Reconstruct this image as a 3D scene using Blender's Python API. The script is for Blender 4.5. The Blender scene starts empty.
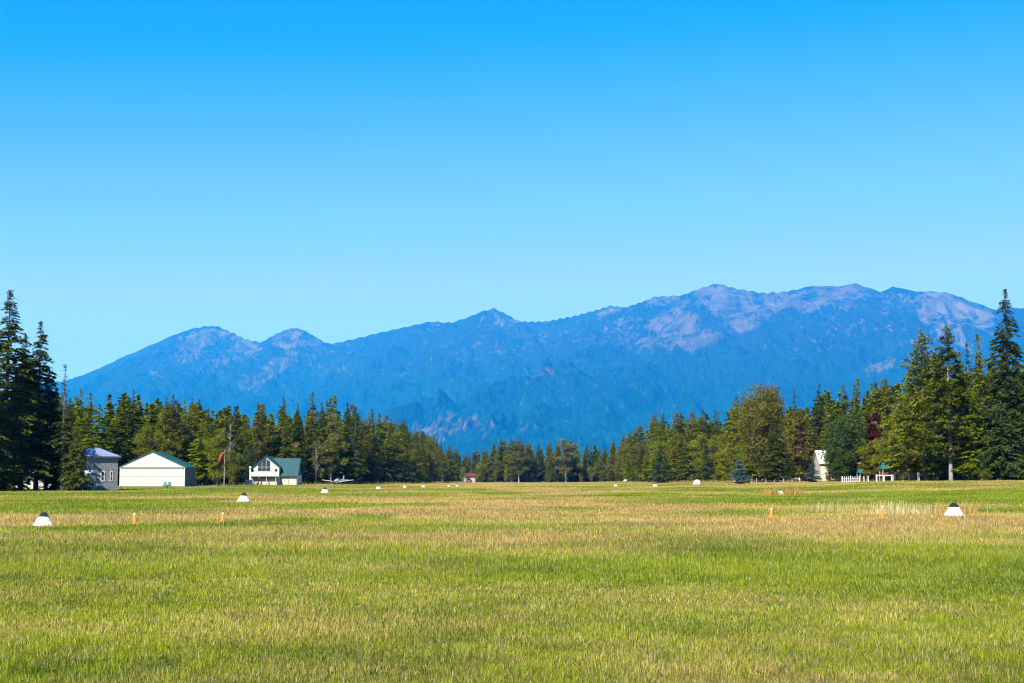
import bpy, math, random
import numpy as np

R = math.radians
random.seed(7)
rng = np.random.default_rng(7)
sc = bpy.context.scene
col = sc.collection

# ------------------------------------------------------------------ camera
F = 50.0 / 36.0 * 1024.0
PITCH = math.atan((478.0 - 341.5) / F)
CAMZ = 1.7
cp, sp = math.cos(PITCH), math.sin(PITCH)


def ray(px, py):
    u = (px - 512.0) / F
    v = (341.5 - py) / F
    return u, cp - sp * v, sp + cp * v


def at(px, py, Y):
    """world point on the sight line of a photo pixel at distance Y"""
    dx, dy, dz = ray(px, py)
    return dx / dy * Y, Y, CAMZ + dz / dy * Y


# ------------------------------------------------------------------ noise (numpy)
def _hash(ix, iy, seed):
    h = (ix.astype(np.int64) * 374761393 + iy.astype(np.int64) * 668265263 + seed * 974711) & 0x7FFFFFFF
    h = ((h ^ (h >> 13)) * 1274126177) & 0x7FFFFFFF
    h = (h ^ (h >> 16)) & 0xFFFF
    return h / 65535.0


def vnoise(x, y, seed=0):
    x = np.asarray(x, float); y = np.asarray(y, float)
    ix = np.floor(x); iy = np.floor(y)
    fx = x - ix; fy = y - iy
    fx = fx * fx * fx * (fx * (fx * 6 - 15) + 10); fy = fy * fy * fy * (fy * (fy * 6 - 15) + 10)
    a = _hash(ix, iy, seed); b = _hash(ix + 1, iy, seed)
    c = _hash(ix, iy + 1, seed); d = _hash(ix + 1, iy + 1, seed)
    return (a * (1 - fx) + b * fx) * (1 - fy) + (c * (1 - fx) + d * fx) * fy


def fbm(x, y, seed=0, octv=5, ridged=False):
    s = 0.0; amp = 0.5; tot = 0.0
    for o in range(octv):
        n = vnoise(x, y, seed + o * 17)
        if ridged:
            n = 1 - np.abs(2 * n - 1)
        s = s + n * amp; tot += amp
        amp *= 0.5
        x = x * 2.03 + 13.7; y = y * 2.03 + 7.1
    return s / tot


def sstep(e0, e1, x):
    t = np.clip((np.asarray(x, float) - e0) / (e1 - e0), 0, 1)
    return t * t * (3 - 2 * t)


# ------------------------------------------------------------------ tagging and mesh helpers
def tag(o, label=None, cat=None, group=None, kind=None):
    if label: o['label'] = label
    if cat: o['category'] = cat
    if group: o['group'] = group
    if kind: o['kind'] = kind
    return o


def empty(name, loc, rz=0, label=None, cat=None, group=None, s=1.0):
    o = bpy.data.objects.new(name, None)
    col.objects.link(o)
    o.location = loc
    o.rotation_euler = (0, 0, rz)
    o.scale = (s, s, s)
    o.empty_display_size = 0.2
    return tag(o, label, cat, group)


def link(name, me, parent=None):
    o = bpy.data.objects.new(name, me)
    col.objects.link(o)
    if parent is not None:
        o.parent = parent
    return o


def mesh_np(name, verts, faces, mat, smooth=False, vcol=None, fattr=None):
    """faces: (n,k) int array with k = 3 or 4"""
    me = bpy.data.meshes.new(name)
    verts = np.asarray(verts, np.float32); faces = np.asarray(faces, np.int32)
    k = faces.shape[1]; n = len(faces)
    me.vertices.add(len(verts)); me.vertices.foreach_set('co', verts.ravel())
    me.loops.add(n * k); me.loops.foreach_set('vertex_index', faces.ravel())
    me.polygons.add(n)
    me.polygons.foreach_set('loop_start', np.arange(0, n * k, k, dtype=np.int32))
    me.polygons.foreach_set('loop_total', np.full(n, k, np.int32))
    me.polygons.foreach_set('use_smooth', np.full(n, smooth, bool))
    if vcol is not None:
        a = me.attributes.new('col', 'FLOAT_COLOR', 'POINT')
        c = np.ones((len(verts), 4), np.float32); c[:, :3] = vcol
        a.data.foreach_set('color', c.ravel())
    for key, arr in (fattr or {}).items():
        a = me.attributes.new(key, 'FLOAT', 'POINT')
        a.data.foreach_set('value', np.asarray(arr, np.float32))
    me.update(calc_edges=True)
    if mat: me.materials.append(mat)
    return me


class MB:
    """collects boxes, prisms and tubes and links them as one mesh object"""

    def __init__(self):
        self.v = []; self.f = []

    def add(self, verts, faces):
        o = len(self.v)
        self.v += [tuple(p) for p in verts]
        self.f += [tuple(i + o for i in q) for q in faces]
        return self

    def box(self, x0, x1, y0, y1, z0, z1):
        v = [(x, y, z) for z in (z0, z1) for y in (y0, y1) for x in (x0, x1)]
        return self.add(v, [(0, 2, 3, 1), (4, 5, 7, 6), (0, 1, 5, 4), (2, 6, 7, 3), (0, 4, 6, 2), (1, 3, 7, 5)])

    def prism(self, poly, axis, a0, a1):
        """closed outline (2D) extruded along an axis: 'x' (outline in y,z) or 'y' (outline in x,z) or 'z'"""
        n = len(poly)
        def P(p, a):
            return {'x': (a, p[0], p[1]), 'y': (p[0], a, p[1]), 'z': (p[0], p[1], a)}[axis]
        v = [P(p, a0) for p in poly] + [P(p, a1) for p in poly]
        f = [tuple(range(n))[::-1], tuple(range(n, 2 * n))]
        f += [(i, (i + 1) % n, n + (i + 1) % n, n + i) for i in range(n)]
        return self.add(v, f)

    def tube(self, pts, radii, n=8):
        pts = [np.array(p, float) for p in pts]
        rings = []
        for i, p in enumerate(pts):
            d = pts[min(i + 1, len(pts) - 1)] - pts[max(i - 1, 0)]
            d = d / (np.linalg.norm(d) + 1e-9)
            a = np.array((1, 0, 0)) if abs(d[0]) < .8 else np.array((0, 1, 0))
            u = np.cross(d, a); u /= np.linalg.norm(u)
            w = np.cross(d, u)
            r = radii[i] if hasattr(radii, '__len__') else radii
            rings.append([p + r * (math.cos(2 * math.pi * k / n) * u + math.sin(2 * math.pi * k / n) * w) for k in range(n)])
        v = [q for rg in rings for q in rg]
        f = []
        for i in range(len(pts) - 1):
            for k in range(n):
                f.append((i * n + k, i * n + (k + 1) % n, (i + 1) * n + (k + 1) % n, (i + 1) * n + k))
        f.append(tuple(range(n))[::-1]); f.append(tuple((len(pts) - 1) * n + k for k in range(n)))
        return self.add(v, f)

    def lathe(self, prof, n=24, squash=1.0):
        v = [(r * math.cos(2 * math.pi * k / n), squash * r * math.sin(2 * math.pi * k / n), z) for r, z in prof for k in range(n)]
        f = []
        for i in range(len(prof) - 1):
            for k in range(n):
                f.append((i * n + k, i * n + (k + 1) % n, (i + 1) * n + (k + 1) % n, (i + 1) * n + k))
        f.append(tuple(range(n))[::-1]); f.append(tuple((len(prof) - 1) * n + k for k in range(n)))
        return self.add(v, f)

    def mesh(self, name, mat, bevel=0, smooth=False):
        me = bpy.data.meshes.new(name)
        me.from_pydata(self.v, [], self.f)
        import bmesh
        bm = bmesh.new(); bm.from_mesh(me)
        bmesh.ops.recalc_face_normals(bm, faces=bm.faces)
        if bevel:
            bmesh.ops.bevel(bm, geom=list(bm.edges), offset=bevel, segments=1, affect='EDGES', clamp_overlap=True)
        for fc in bm.faces: fc.smooth = smooth
        bm.to_mesh(me); bm.free()
        me.materials.append(mat)
        return me

    def build(self, name, mat, parent=None, bevel=0, smooth=False):
        return link(name, self.mesh(name, mat, bevel, smooth), parent)


# ------------------------------------------------------------------ materials
def newmat(name):
    m = bpy.data.materials.new(name); m.use_nodes = True
    nt = m.node_tree; nt.nodes.clear()
    out = nt.nodes.new('ShaderNodeOutputMaterial')
    return m, nt, out


def N(nt, t, **kw):
    n = nt.nodes.new(t)
    for k, v in kw.items():
        setattr(n, k, v)
    return n


def mixcol(nt, fac, a, b, blend='MIX'):
    n = nt.nodes.new('ShaderNodeMix'); n.data_type = 'RGBA'; n.blend_type = blend
    for sock, val in ((n.inputs[0], fac), (n.inputs[6], a), (n.inputs[7], b)):
        if hasattr(val, 'is_linked') or hasattr(val, 'links'):
            nt.links.new(val, sock)
        elif isinstance(val, (int, float)):
            sock.default_value = val
        else:
            sock.default_value = (*val, 1)
    return n.outputs[2]


def maprange(nt, val, a, b, c=0.0, d=1.0):
    n = nt.nodes.new('ShaderNodeMapRange'); n.inputs[1].default_value = a; n.inputs[2].default_value = b
    n.inputs[3].default_value = c; n.inputs[4].default_value = d
    nt.links.new(val, n.inputs[0])
    return n.outputs[0]


def noise(nt, scale, detail=4, vec=None, rough=.55):
    n = nt.nodes.new('ShaderNodeTexNoise'); n.inputs['Scale'].default_value = scale
    n.inputs['Detail'].default_value = detail; n.inputs['Roughness'].default_value = rough
    if vec is not None: nt.links.new(vec, n.inputs['Vector'])
    return n.outputs['Fac']


def objco(nt, sx=1, sy=1, sz=1):
    t = nt.nodes.new('ShaderNodeTexCoord'); m = nt.nodes.new('ShaderNodeMapping')
    m.inputs['Scale'].default_value = (sx, sy, sz)
    nt.links.new(t.outputs['Object'], m.inputs['Vector'])
    return m.outputs['Vector']


def paint(name, rgb, rough=.6, var=.12, scale=3.0, stretch=(1, 1, 1), metal=0.0, bump=0.0):
    """weathered paint, boards or metal: base colour with noise streaks"""
    m, nt, out = newmat(name)
    b = N(nt, 'ShaderNodeBsdfPrincipled')
    v = objco(nt, *stretch)
    n = noise(nt, scale, 6, v)
    dark = tuple(c * (1 - var) for c in rgb); light = tuple(min(1, c * (1 + var * .6)) for c in rgb)
    c = mixcol(nt, maprange(nt, n, .3, .7), dark, light)
    nt.links.new(c, b.inputs['Base Color'])
    b.inputs['Roughness'].default_value = rough; b.inputs['Metallic'].default_value = metal
    if bump:
        bp = N(nt, 'ShaderNodeBump'); bp.inputs['Strength'].default_value = bump
        nt.links.new(n, bp.inputs['Height']); nt.links.new(bp.outputs[0], b.inputs['Normal'])
    nt.links.new(b.outputs[0], out.inputs[0])
    return m


def ribbed(name, rgb, pitch=.3, axis='X', rough=.5, var=.1, depth=.5):
    """corrugated / standing seam sheet or boards with a regular rib"""
    m, nt, out = newmat(name)
    b = N(nt, 'ShaderNodeBsdfPrincipled')
    t = N(nt, 'ShaderNodeTexCoord')
    w = N(nt, 'ShaderNodeTexWave', wave_type='BANDS', bands_direction=axis)
    w.inputs['Scale'].default_value = 0.314 / pitch
    nt.links.new(t.outputs['Object'], w.inputs['Vector'])
    n = noise(nt, .8, 6, objco(nt, 1, 1, .35))
    c = mixcol(nt, maprange(nt, n, .3, .7), tuple(x * (1 - var) for x in rgb), tuple(min(1, x * (1 + var * .5)) for x in rgb))
    nt.links.new(c, b.inputs['Base Color']); b.inputs['Roughness'].default_value = rough
    bp = N(nt, 'ShaderNodeBump'); bp.inputs['Strength'].default_value = depth; bp.inputs['Distance'].default_value = .03
    nt.links.new(w.outputs['Fac'], bp.inputs['Height']); nt.links.new(bp.outputs[0], b.inputs['Normal'])
    nt.links.new(b.outputs[0], out.inputs[0])
    return m


def glassmat(name, rgb=(.02, .03, .04)):
    m, nt, out = newmat(name)
    b = N(nt, 'ShaderNodeBsdfPrincipled')
    nt.links.new(mixcol(nt, noise(nt, 1.5, 2, objco(nt)), rgb, tuple(c * 1.8 for c in rgb)), b.inputs['Base Color'])
    b.inputs['Roughness'].default_value = .12; b.inputs['Specular IOR Level'].default_value = .18
    nt.links.new(b.outputs[0], out.inputs[0])
    return m


def leafmat(name, dark, light, trans=.3, tint=(1.5, 1.1, .6)):
    """needles and leaves: colour varies leaf by leaf ('v'), clump by clump and tree by tree"""
    m, nt, out = newmat(name)
    at_ = N(nt, 'ShaderNodeAttribute', attribute_name='v')
    oi = N(nt, 'ShaderNodeObjectInfo')
    n = noise(nt, .55, 3, objco(nt))
    s = N(nt, 'ShaderNodeMath', operation='MULTIPLY_ADD'); s.inputs[1].default_value = .55
    nt.links.new(at_.outputs['Fac'], s.inputs[0]); nt.links.new(maprange(nt, n, .3, .7, 0, .45), s.inputs[2])
    c = mixcol(nt, s.outputs[0], dark, light)
    c2 = mixcol(nt, 1.0, c, tint, 'MULTIPLY')
    c3 = mixcol(nt, maprange(nt, oi.outputs['Random'], .35, 1, 0, .55), c, c2)
    hs = N(nt, 'ShaderNodeHueSaturation')
    nt.links.new(c3, hs.inputs['Color'])
    f = N(nt, 'ShaderNodeMath', operation='FRACT'); mm = N(nt, 'ShaderNodeMath', operation='MULTIPLY'); mm.inputs[1].default_value = 7.31
    nt.links.new(oi.outputs['Random'], mm.inputs[0]); nt.links.new(mm.outputs[0], f.inputs[0])
    nt.links.new(maprange(nt, f.outputs[0], 0, 1, .72, 1.25), hs.inputs['Value'])
    d = N(nt, 'ShaderNodeBsdfDiffuse'); t = N(nt, 'ShaderNodeBsdfTranslucent'); mx = N(nt, 'ShaderNodeMixShader')
    mx.inputs[0].default_value = trans
    nt.links.new(hs.outputs[0], d.inputs[0]); nt.links.new(hs.outputs[0], t.inputs[0])
    nt.links.new(d.outputs[0], mx.inputs[1]); nt.links.new(t.outputs[0], mx.inputs[2])
    nt.links.new(mx.outputs[0], out.inputs[0])
    return m


def barkmat(name, rgb):
    m, nt, out = newmat(name)
    b = N(nt, 'ShaderNodeBsdfPrincipled'); b.inputs['Roughness'].default_value = .9
    n = noise(nt, 4, 6, objco(nt, 1.5, 1.5, .25), .7)
    nt.links.new(mixcol(nt, maprange(nt, n, .35, .65), tuple(c * .4 for c in rgb), tuple(c * 1.25 for c in rgb)), b.inputs['Base Color'])
    bp = N(nt, 'ShaderNodeBump'); bp.inputs['Strength'].default_value = .8
    nt.links.new(n, bp.inputs['Height']); nt.links.new(bp.outputs[0], b.inputs['Normal'])
    nt.links.new(b.outputs[0], out.inputs[0])
    return m


EXEC_PARTS = True
# ------------------------------------------------------------------ light and sky
SUN_AZ, SUN_EL = R(27), R(42)          # sun stands behind the camera, to its left
sun_dir = np.array((-math.sin(SUN_AZ) * math.cos(SUN_EL), -math.cos(SUN_AZ) * math.cos(SUN_EL), math.sin(SUN_EL)))
sl = bpy.data.lights.new('sun', 'SUN'); sl.energy = 5.0; sl.angle = R(.53); sl.color = (1.0, .95, .86)
so = bpy.data.objects.new('sun', sl); col.objects.link(so)
from mathutils import Vector
so.rotation_euler = Vector(sun_dir).to_track_quat('Z', 'Y').to_euler()
so.location = (-50, -80, 120)

w = bpy.data.worlds.new('World'); sc.world = w; w.use_nodes = True
nt = w.node_tree; nt.nodes.clear()
wo = N(nt, 'ShaderNodeOutputWorld'); bg = N(nt, 'ShaderNodeBackground')
sky = N(nt, 'ShaderNodeTexSky', sky_type='NISHITA', sun_disc=False)
sky.sun_elevation = SUN_EL; sky.sun_rotation = math.pi + SUN_AZ
sky.altitude = 900; sky.air_density = 1.0; sky.dust_density = 0.15; sky.ozone_density = 2.0
hs = N(nt, 'ShaderNodeHueSaturation'); hs.inputs['Saturation'].default_value = 1.25
sep = N(nt, 'ShaderNodeSeparateColor'); cmb = N(nt, 'ShaderNodeCombineColor')
nt.links.new(hs.outputs[0], sep.inputs[0])


def channel_curve(src, pts, lim_in, lim_out):
    d = N(nt, 'ShaderNodeMath', operation='DIVIDE'); d.inputs[1].default_value = lim_in; nt.links.new(src, d.inputs[0])
    r = N(nt, 'ShaderNodeValToRGB'); r.color_ramp.interpolation = 'LINEAR'
    while len(r.color_ramp.elements) < len(pts): r.color_ramp.elements.new(.5)
    for e, (x, y) in zip(r.color_ramp.elements, pts):
        e.position = x / lim_in; y = y / lim_out; e.color = (y, y, y, 1)
    nt.links.new(d.outputs[0], r.inputs[0])
    k = N(nt, 'ShaderNodeMath', operation='MULTIPLY'); k.inputs[1].default_value = lim_out; nt.links.new(r.outputs[0], k.inputs[0])
    return k.outputs[0]


pb = N(nt, 'ShaderNodeMath', operation='MULTIPLY'); pb.inputs[1].default_value = .85
nt.links.new(sep.outputs[2], pb.inputs[0])
nt.links.new(channel_curve(sep.outputs[0], [(0, 0), (.9, .06), (1.47, .70), (2.6, 1.42), (3.8, 1.35), (8, 1.6)], 8, 2), cmb.inputs[0])
nt.links.new(channel_curve(sep.outputs[1], [(0, 0), (2.8, 1.79), (3.8, 2.42), (5.3, 2.66), (6.2, 2.70), (12, 3.2)], 12, 4), cmb.inputs[1])
nt.links.new(pb.outputs[0], cmb.inputs[2])
tint = cmb.outputs[0]
nt.links.new(sky.outputs[0], hs.inputs['Color']); nt.links.new(tint, bg.inputs[0])
bg.inputs[1].default_value = .113
nt.links.new(bg.outputs[0], wo.inputs[0])

sc.view_settings.view_transform = 'Standard'; sc.view_settings.look = 'None'
sc.view_settings.exposure = 1.08; sc.view_settings.gamma = 1; sc.view_settings.use_curve_mapping = False

cam = bpy.data.cameras.new('camera'); co = bpy.data.objects.new('camera', cam); col.objects.link(co)
cam.lens = 50; cam.sensor_width = 36; cam.clip_start = .1; cam.clip_end = 60000
co.location = (0, 0, CAMZ); co.rotation_euler = (math.pi / 2 + PITCH, 0, 0)
sc.camera = co
sc.cycles.use_denoising = True; sc.cycles.filter_width = 1.2
sc.cycles.max_bounces = 6; sc.cycles.diffuse_bounces = 3; sc.cycles.transmission_bounces = 3; sc.cycles.volume_bounces = 1
sc.cycles.use_adaptive_sampling = False


# ------------------------------------------------------------------ ground
def gz(X, Y):
    X = np.asarray(X, float); Y = np.asarray(Y, float)
    z = 1.3 * sstep(16, 80, X) * sstep(40, 200, Y) * (1 - .75 * sstep(260, 520, Y))
    z = z - .35 * sstep(-18, -60, X) * 0 - .55 * sstep(350, 740, Y)
    z = z + .10 * (fbm(X / 30, Y / 45, 3, 3) - .5) + .05 * (fbm(X / 6, Y / 9, 5, 2) - .5)
    return z


def gpt(px, Y):
    x = at(px, 478, Y)[0]
    return x, Y, float(gz(x, Y))


GREEN_LENS = [(470, 489.5, 50, 1.6, .8), (500, 493, 26, 1.3, .7), (355, 517, 26, 2.6, .8), (335, 503, 60, 2.2, .7), (430, 503.5, 26, 1.8, .6), (575, 508, 40, 2.2, .6), (640, 496, 60, 1.8, .8), (715, 501, 90, 3.4, .8),
              (590, 490, 30, 1.3, .5), (265, 519, 34, 2.6, .6), (105, 529, 60, 3.0, .5), (770, 513, 60, 3.0, .6), (900, 497, 90, 3, .4), (420, 495, 40, 1.4, .5), (540, 499, 24, 1.6, .4)]


def field_colour(X, Y):
    """dry (0..1), green tone (0..1): where the field is green and where it has turned to straw"""
    n1 = fbm(X / 9, Y / 7, 11, 4); n2 = fbm(X / 26, Y / 17, 12, 4); n3 = fbm(X / 2.4, Y / 2.0, 13, 4)
    base = np.interp(Y, [0, 10, 13, 16, 20, 29, 35, 41, 50, 58, 66, 80, 120, 200, 400, 800],
                     [.22, .20, .16, .06, -.03, -.03, .16, .46, .78, .82, .60, .54, .56, .58, .62, .8])
    run = sstep(17, 6, np.abs(X + .0 * Y)) * sstep(66, 110, Y)
    base = base + .22 * run
    left = sstep(-14, -30, X + .02 * (Y - 60)) * sstep(58, 72, Y) * (1 - sstep(300, 420, Y))
    base = base - .50 * left
    right = sstep(12, 24, X) * sstep(62, 72, Y)
    base = base - .28 * right * (1 - .6 * sstep(170, 230, Y))
    strip = np.exp(-((Y - 66) / 3.5) ** 2) * sstep(10, 14, X) + np.exp(-((Y - 62) / 3.) ** 2) * sstep(-9, -14, X)
    base = base + .5 * strip
    n4 = fbm(X / 13, Y / 26, 14, 4)
    for px, py, rx, ry, st in GREEN_LENS:
        cy = CAMZ * F / (py - 478.0); cx = (px - 512.0) / F * cy
        base = base - 1.5 * st * np.exp(-((X - cx + (n1 - .5) * 5) / (rx * cy / F)) ** 2 - ((Y - cy + (n2 - .5) * cy * .12) / (ry * cy * cy / (CAMZ * F))) ** 2)
    d = base + (n1 - .5) * .75 + (n2 - .5) * 1.15 + (n3 - .5) * .5 + (n4 - .5) * 2.3 * sstep(66, 90, Y)
    tone = np.clip((fbm(X / 5, Y / 4, 21, 4) - .5) * 2.4 + .5, 0, 1)
    return np.clip(d, 0, 1), tone


C_GREEN = np.array((.120, .175, .014)); C_LIME = np.array((.240, .285, .022))
C_STRAW = np.array((.56, .39, .125)); C_BROWN = np.array((.36, .225, .09))


def field_rgb(X, Y, jit=0.0, r1=None):
    d, t = field_colour(X, Y)
    if r1 is not None:
        d = np.clip(d + (r1 - .5) * .7, 0, 1)
    d = d * d * (3 - 2 * d)
    g = C_GREEN + (C_LIME - C_GREEN) * t[..., None]
    b = C_BROWN + (C_STRAW - C_BROWN) * np.clip(t * .6 + .35, 0, 1)[..., None]
    return g + (b - g) * d[..., None], d


def axis(fine_lo, fine_hi, step, lo, hi, ratio=1.25):
    a = list(np.arange(fine_lo, fine_hi + step * .5, step))
    s = step; x = a[-1]
    while x < hi:
        s *= ratio; x += s; a.append(min(x, hi))
    s = step; x = a[0]; pre = []
    while x > lo:
        s *= ratio; x -= s; pre.append(max(x, lo))
    return np.array(pre[::-1] + a)


xs = axis(-60, 70, .8, -22000, 22000, 1.12)
ys_ = [3.0]
while ys_[-1] < 900: ys_.append(ys_[-1] + max(.35, ys_[-1] * .012))
ys = np.concatenate([axis(3, 3.01, 5, -480, 3.0, 1.4)[:-1], ys_, axis(ys_[-1], ys_[-1] + .1, 30, 0, 30500, 1.2)[1:]])
ys = np.unique(ys[ys >= -480])
GX, GY = np.meshgrid(xs, ys)
far = (GY > 900) | (np.abs(GX) > 400)
GZ = np.where(far, -.6, gz(GX, GY)) - .0
fc, fd = field_rgb(GX, GY)
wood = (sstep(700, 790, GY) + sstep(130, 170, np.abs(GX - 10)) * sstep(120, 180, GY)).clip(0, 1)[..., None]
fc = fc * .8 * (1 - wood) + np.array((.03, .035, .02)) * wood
nx, ny = len(xs), len(ys)
idx = np.arange(nx * ny).reshape(ny, nx)
gf = np.stack([idx[:-1, :-1], idx[:-1, 1:], idx[1:, 1:], idx[1:, :-1]], -1).reshape(-1, 4)
m, nt, out = newmat('field soil and turf')
a_ = N(nt, 'ShaderNodeAttribute', attribute_name='col')
b = N(nt, 'ShaderNodeBsdfDiffuse')
v1 = objco(nt)
n1 = noise(nt, 7.0, 6, v1, .7)
cc = mixcol(nt, 1.0, a_.outputs['Color'], mixcol(nt, maprange(nt, n1, .3, .7), (.45, .45, .42), (1.25, 1.22, 1.1)), 'MULTIPLY')
nt.links.new(cc, b.inputs[0])
bp = N(nt, 'ShaderNodeBump'); bp.inputs['Strength'].default_value = 1.0; bp.inputs['Distance'].default_value = .06
nt.links.new(n1, bp.inputs['Height']); nt.links.new(bp.outputs[0], b.inputs['Normal'])
nt.links.new(b.outputs[0], out.inputs[0])
M_SOIL = m
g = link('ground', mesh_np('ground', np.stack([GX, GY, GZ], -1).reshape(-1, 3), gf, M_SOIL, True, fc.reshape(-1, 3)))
tag(g, 'wide mown airfield turning from green to straw, level valley floor beyond', 'ground', kind='structure')

# ------------------------------------------------------------------ mountains
CREST = [(-260, 470), (-120, 440), (-40, 418), (0, 408), (40, 394), (75, 380), (120, 358), (150, 345), (180, 332), (197, 327), (207, 325.5), (218, 326), (232, 332), (247, 339), (261, 342), (275, 334),
         (289, 328), (303, 329), (318, 338), (330, 344), (347, 340), (372, 334), (400, 328), (430, 321), (452, 322), (470, 316), (484, 310), (494, 307.5), (507, 314), (520, 321), (545, 321), (575, 315),
         (598, 309), (610, 305), (625, 307), (640, 302), (655, 296), (681, 295), (700, 288), (717, 282.5), (736, 288), (760, 292), (785, 291), (800, 288), (815, 285), (835, 286), (855, 283), (870, 287),
         (880, 292), (893, 286), (905, 289), (925, 291), (945, 291), (960, 297), (980, 304), (996, 309), (1004, 305), (1024, 308), (1060, 318), (1110, 312), (1180, 330), (1300, 350)]


KM = 2.0                                   # the range stands well over 20 km away


def crest_Y(px):
    return KM * float(np.interp(px, [-260, 0, 200, 330, 500, 650, 800, 1024, 1300], [14200, 13800, 13500, 12900, 12400, 11700, 11200, 10900, 10500]))


polys = []
polys.append([at(px, py, crest_Y(px)) for px, py in CREST])
SP = [
    [(812, 302, 10900), (775, 318, 10400), (745, 336, 10000), (715, 344, 9700), (640, 354, 9200), (560, 371, 8700), (480, 391, 8200), (400, 416, 7700), (340, 440, 7300)],
    [(681, 295, 11500), (692, 309, 11150), (706, 321, 10850), (724, 333, 10500)],
    [(717, 283, 11450), (738, 299, 11150), (762, 316, 10800)], [(655, 297, 11700), (640, 318, 11200), (618, 342, 10500), (590, 358, 9900)],
    [(681, 295, 11500), (664, 315, 11050), (650, 338, 10500)],
    [(208, 326, 13450), (222, 350, 12700), (238, 376, 11900), (262, 402, 11000)], [(190, 329, 13500), (168, 352, 12800), (148, 380, 12000), (130, 412, 11000)],
    [(295, 328, 13100), (302, 350, 12500), (328, 376, 11700), (352, 404, 10800)], [(290, 328, 13150), (262, 358, 12500), (272, 385, 11700), (290, 410, 10900)],
    [(120, 358, 13600), (100, 385, 12700), (80, 415, 11600)], [(232, 332, 13400), (252, 356, 12800), (250, 380, 12100)],
    [(494, 308, 12400), (474, 334, 11800), (432, 360, 11000), (382, 392, 10000), (350, 420, 9000)], [(494, 308, 12400), (528, 338, 11600), (556, 360, 10700)],
    [(430, 321, 12600), (392, 350, 11800), (342, 380, 10800), (300, 408, 9800)], [(372, 334, 12800), (346, 360, 12100), (322, 384, 11300)],
    [(545, 321, 12250), (560, 345, 11500), (540, 368, 10600)], [(610, 305, 11900), (606, 330, 11300), (580, 352, 10600)], [(575, 315, 12100), (572, 340, 11400)],
    [(452, 322, 12500), (448, 345, 11900), (410, 372, 11000)], [(520, 321, 12350), (506, 346, 11700), (470, 374, 10800), (430, 398, 9900)],
    [(785, 291, 11250), (800, 318, 10800), (806, 345, 10200), (780, 376, 9300), (742, 404, 8200)], [(855, 283, 11100), (842, 310, 10600), (846, 340, 10000), (822, 372, 9100), (800, 404, 8100)],
    [(893, 286, 11000), (884, 318, 10400), (894, 350, 9700), (870, 384, 8700)], [(945, 291, 10950), (938, 320, 10300), (952, 352, 9600), (926, 388, 8600)],
    [(980, 304, 10900), (978, 338, 10200), (1000, 372, 9300)], [(925, 291, 10970), (912, 318, 10400), (918, 345, 9900)], [(1024, 308, 10850), (1040, 350, 10000), (1030, 390, 8900)],
    [(960, 297, 10930), (966, 325, 10400)], [(835, 286, 11150), (822, 308, 10750), (826, 330, 10300)], [(870, 287, 11080), (866, 312, 10600), (870, 335, 10100)],
    [(640, 354, 9200), (622, 386, 8200), (600, 420, 7100), (590, 450, 6200)], [(715, 344, 9700), (702, 380, 8600), (690, 420, 7300)], [(560, 371, 8700), (540, 404, 7700), (530, 436, 6700)],
    [(480, 391, 8200), (494, 420, 7300), (490, 445, 6400)], [(1110, 312, 10700), (1120, 360, 9700), (1100, 400, 8500)], [(0, 408, 13800), (-20, 430, 12500)],
]
for s in SP: polys.append([at(p[0], p[1], p[2] * KM) for p in s])
SUB = []
r2 = random.Random(5)
for pl in polys[1:]:                              # short side ribs off every spur
    for (p, q) in zip(pl[:-1], pl[1:]):
        for k in range(2):
            t = r2.random(); b0 = [p[i] + (q[i] - p[i]) * t for i in range(3)]
            dx, dy = q[0] - p[0], q[1] - p[1]; L = math.hypot(dx, dy)
            sgn = r2.choice((-1, 1)); ang = math.atan2(dy, dx) + sgn * r2.uniform(.6, 1.1)
            ln = KM * r2.uniform(350, 800)
            SUB.append([tuple(b0), (b0[0] + math.cos(ang) * ln, b0[1] + math.sin(ang) * ln, max(20, b0[2] - ln * r2.uniform(.42, .52)))])
na, nr = 1250, 300
A = np.linspace(-.60, .58, na); RR = KM * np.linspace(5000, 14900, nr)
AA, YY = np.meshgrid(A, RR); XX = AA * YY
wx = (fbm(XX / 700 / KM, YY / 700 / KM, 31, 4) - .5); wy = (fbm(XX / 700 / KM, YY / 700 / KM, 47, 4) - .5)
crestd = np.full(XX.shape, 1e9); H = np.full(XX.shape, -50.0)


def tent(pl, s0, s1, Xq, Yq, ax=1.0):
    best = np.full(Xq.shape, -1e9); dmin = np.full(Xq.shape, 1e9)
    for p, q in zip(pl[:-1], pl[1:]):
        dx, dy = q[0] - p[0], q[1] - p[1]; L2 = dx * dx + dy * dy
        t = np.clip(((Xq - p[0]) * dx + (Yq - p[1]) * dy) / L2, 0, 1)
        d = np.hypot(ax * (Xq - p[0] - t * dx), Yq - p[1] - t * dy)
        best = np.maximum(best, p[2] + (q[2] - p[2]) * t - s0 * d - KM * s1 * (1 - np.exp(-d / 260 / KM)))
        dmin = np.minimum(dmin, d)
    return best, dmin


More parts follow.
